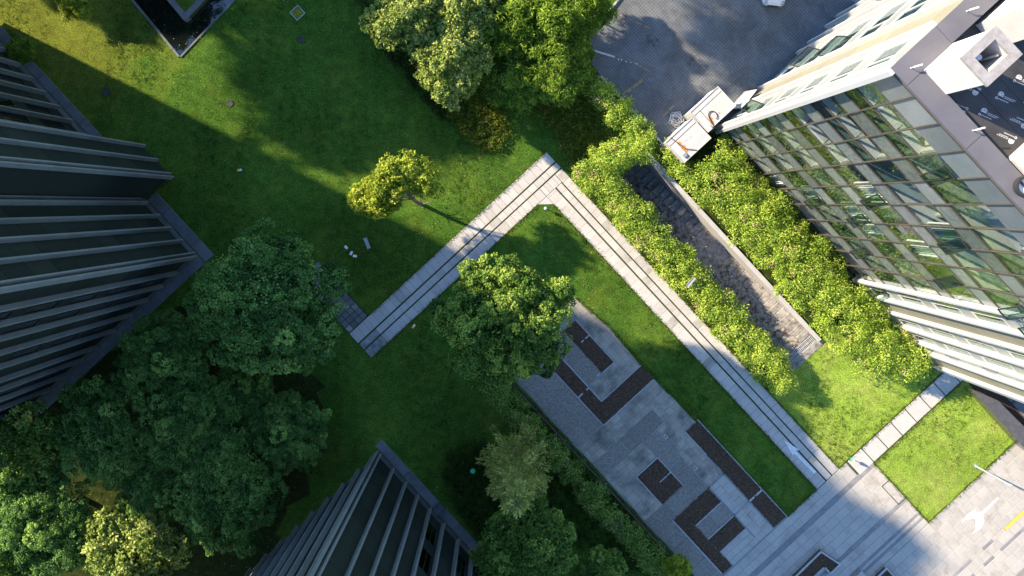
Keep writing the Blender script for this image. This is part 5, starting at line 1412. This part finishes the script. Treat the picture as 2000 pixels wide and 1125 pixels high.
MB().tube([(c[0]+.35*math.cos(w*.5),c[1]+.3*math.sin(w*.5),zc_+.06) for w in range(0,10)]+[(c[0]+.7,c[1]-.5,zc_+.06),(c[0]+.75,c[1]-.9,zc_+.05)],.03,6).build('cable', M['black_metal'], t1)
c = uv(1383,251,zc_); MB().box(c[0]-.25,c[0]+.2,c[1]-.22,c[1]+.22,zc_+.02,zc_+.2).build('vent_box', M['boxmetal'], t1)
c = uv(1337,303,zc_); MB().box(c[0]-.13,c[0]+.13,c[1]-.13,c[1]+.13,zc_+.01,zc_+.16).build('vent_box', M['steel'], t2)
MB().tube([(b2[0],c[1]+.1,zc_+.05),(c[0]-.3,c[1]+.35,zc_+.1),(b2[1]-.05,c[1]+.9,zc_+.05)],.025,6).build('cable', M['black_metal'], t2)
# leaning board by the wall
d0 = uv(1437,206,1.5); t = thing('leaning_panel','pale metal panel leaning at the end of the rusty cabin','panel',(d0[0],d0[1],0))
MB().poly([(d0[0]+.05,d0[1]-.1,0.02),(d0[0]-.2,d0[1]+1.6,0.02),(d0[0]+.1,d0[1]+1.65,2.5),(d0[0]+.35,d0[1]-.05,2.5)]).poly([(d0[0]+.08,d0[1]-.1,0.02),(d0[0]+.38,d0[1]-.05,2.5),(d0[0]+.13,d0[1]+1.65,2.5),(d0[0]-.17,d0[1]+1.6,0.02)]).build('sheet', M['boxmetal'], t)
MB().tube([(d0[0]+.1,d0[1]+1.65,2.52),(d0[0]+.37,d0[1]-.05,2.52)],.03,6).build('top_edge', M['fence_rust'], t)
# coil of hose
c = uv(1320,233); t = thing('hose_coil','loose coil of pale grey hose on the cobbles','hose',(c[0],c[1],0))
pts = []
for k in range(150):
    w = k*.35; r = .36+.14*math.sin(k*.61)+.05*math.sin(k*1.7)
    pts.append((c[0]+.10*math.sin(k*.23)+r*math.cos(w), c[1]+.10*math.cos(k*.31)+r*math.sin(w), .045+.0012*k))
MB().tube(pts,.024,6).build('hose', M['hose'], t)
# white board lying on the cobbles
p, q = uv(1138,94), uv(1200,113); t = thing('white_board','long white board lying on the cobbles','board',(p[0],p[1],0))
d = math.hypot(q[0]-p[0],q[1]-p[1]); nn_ = (-(q[1]-p[1])/d*.13,(q[0]-p[0])/d*.13)
MB().prism([p,q,(q[0]+nn_[0],q[1]+nn_[1]),(p[0]+nn_[0],p[1]+nn_[1])],.012,.05).build('plank', M['white_paint'], t)
for k in range(5):
    s_ = uv(1205+9*k+random.uniform(-3,3),115+2.5*k+random.uniform(-1,1)); MB().prism([(s_[0]+.1*random.uniform(.4,1)*math.cos(w),s_[1]+.06*math.sin(w)) for w in (0,1.3,2.6,3.9,5.2)],.012,.03).build('splinter', M['white_paint'], t)
for (px,py,lab) in ((1280,82,'dark cross-shaped oil stain pair on the cobbles'),(1348,118,'dark cross-shaped oil stain on the cobbles below the drain frame'),(1264,76,'x')):
    for q in range(3):
        c = uv(px+random.uniform(-6,8),py+random.uniform(-5,8)); mbx = MB()
        for w in (0,math.pi/2):
            mbx.poly([(c[0]+.2*math.cos(w)+.04*math.sin(w),c[1]+.2*math.sin(w)+.04*math.cos(w),.0125+.0003*q+.0001*w),(c[0]-.2*math.cos(w)+.04*math.sin(w),c[1]-.2*math.sin(w)+.04*math.cos(w),.0125+.0003*q+.0001*w),(c[0]-.2*math.cos(w)-.04*math.sin(w),c[1]-.2*math.sin(w)-.04*math.cos(w),.0125+.0003*q+.0001*w),(c[0]+.2*math.cos(w)-.04*math.sin(w),c[1]+.2*math.sin(w)-.04*math.cos(w),.0125+.0003*q+.0001*w)])
        mbx.build('oil_stain', M['asphalt'], cm)

# parked car at the top of the court (only its nose enters the picture)
def car(px, py, head):
    b = wpx(px,py,0); o = bpy.data.objects.new('parked_car',None); COL.objects.link(o); o.location = (b[0],b[1],.008); o.rotation_euler = (0,0,head)
    tag(o,'white parked car with its nose just entering the cobbled court','car')
    def part(nm, mb, mat, par=None, smooth=True):
        me = bpy.data.meshes.new(nm); me.from_pydata(mb.v,[],mb.f); me.materials.append(M[mat] if isinstance(mat,str) else mat)
        if smooth: me.polygons.foreach_set('use_smooth',[True]*len(me.polygons))
        c_ = bpy.data.objects.new(nm,me); COL.objects.link(c_); c_.parent = par or o; return c_
    def loft(sta):
        mb = MB(); n = 12
        for (x,hw,z0,z1,k) in sta:
            ring_ = [(-1,0),(-1,.35),(-.97,.7),(-.86,.93),(-.6,1),(-.2,1.02),(.2,1.02),(.6,1),(.86,.93),(.97,.7),(1,.35),(1,0)]
            mb.v += [(x,hw*y*(1 if t < .5 else k+(1-k)*(1-(t-.5)/.52)),z0+(z1-z0)*t) for y,t in ring_]
        for i in range(len(sta)-1):
            for j in range(n):
                j2 = (j+1) % n; mb.f.append((i*n+j,i*n+j2,(i+1)*n+j2,(i+1)*n+j))
        mb.f.append(tuple(range(n))); mb.f.append(tuple((len(sta)-1)*n+j for j in range(n))[::-1])
        return mb
    part('body', loft([(2.28,.48,.32,.62,.9),(2.22,.68,.25,.72,.92),(2.02,.82,.22,.80,.92),(1.5,.89,.2,.93,.92),(.9,.9,.2,1.0,.95),(-1.5,.9,.2,1.02,.95),(-2.0,.87,.25,1.0,.94),(-2.25,.72,.35,.9,.92)]),'carpaint')
    part('cabin', loft([(1.0,.70,.96,1.0,.9),(.35,.72,.96,1.36,.84),(-.3,.72,.96,1.47,.82),(-1.2,.72,.96,1.42,.82),(-1.9,.68,.96,1.05,.85)]),'glass_black')
    part('roof_panel', loft([(.2,.56,1.40,1.44,.95),(-.3,.60,1.45,1.50,.95),(-1.15,.58,1.42,1.46,.95)]),'carpaint')
    for s in (-1,1):
        part('headlight', loft([(2.16,.12,.60,.70,1),(1.92,.13,.70,.80,1)]) ,'steel').location = (.03,s*.60,.02)
        part('mirror', MB().box(.75,.95,s*.88,s*1.05,.95,1.08),'carpaint')
        for x in (1.4,-1.4):
            mb = MB().tube([(x,s*.72,.33),(x,s*.91,.33)],.33,20); w = part('wheel',mb,'tyre',smooth=False)
            part('rim',MB().tube([(x,s*.9,.33),(x,s*.925,.33)],.2,16),'steel',w,False)
    mb = MB().box(2.24,2.30,-.35,.35,.42,.56); part('grille',mb,'frame_black',smooth=False)
car(1512,-44,math.radians(-96))
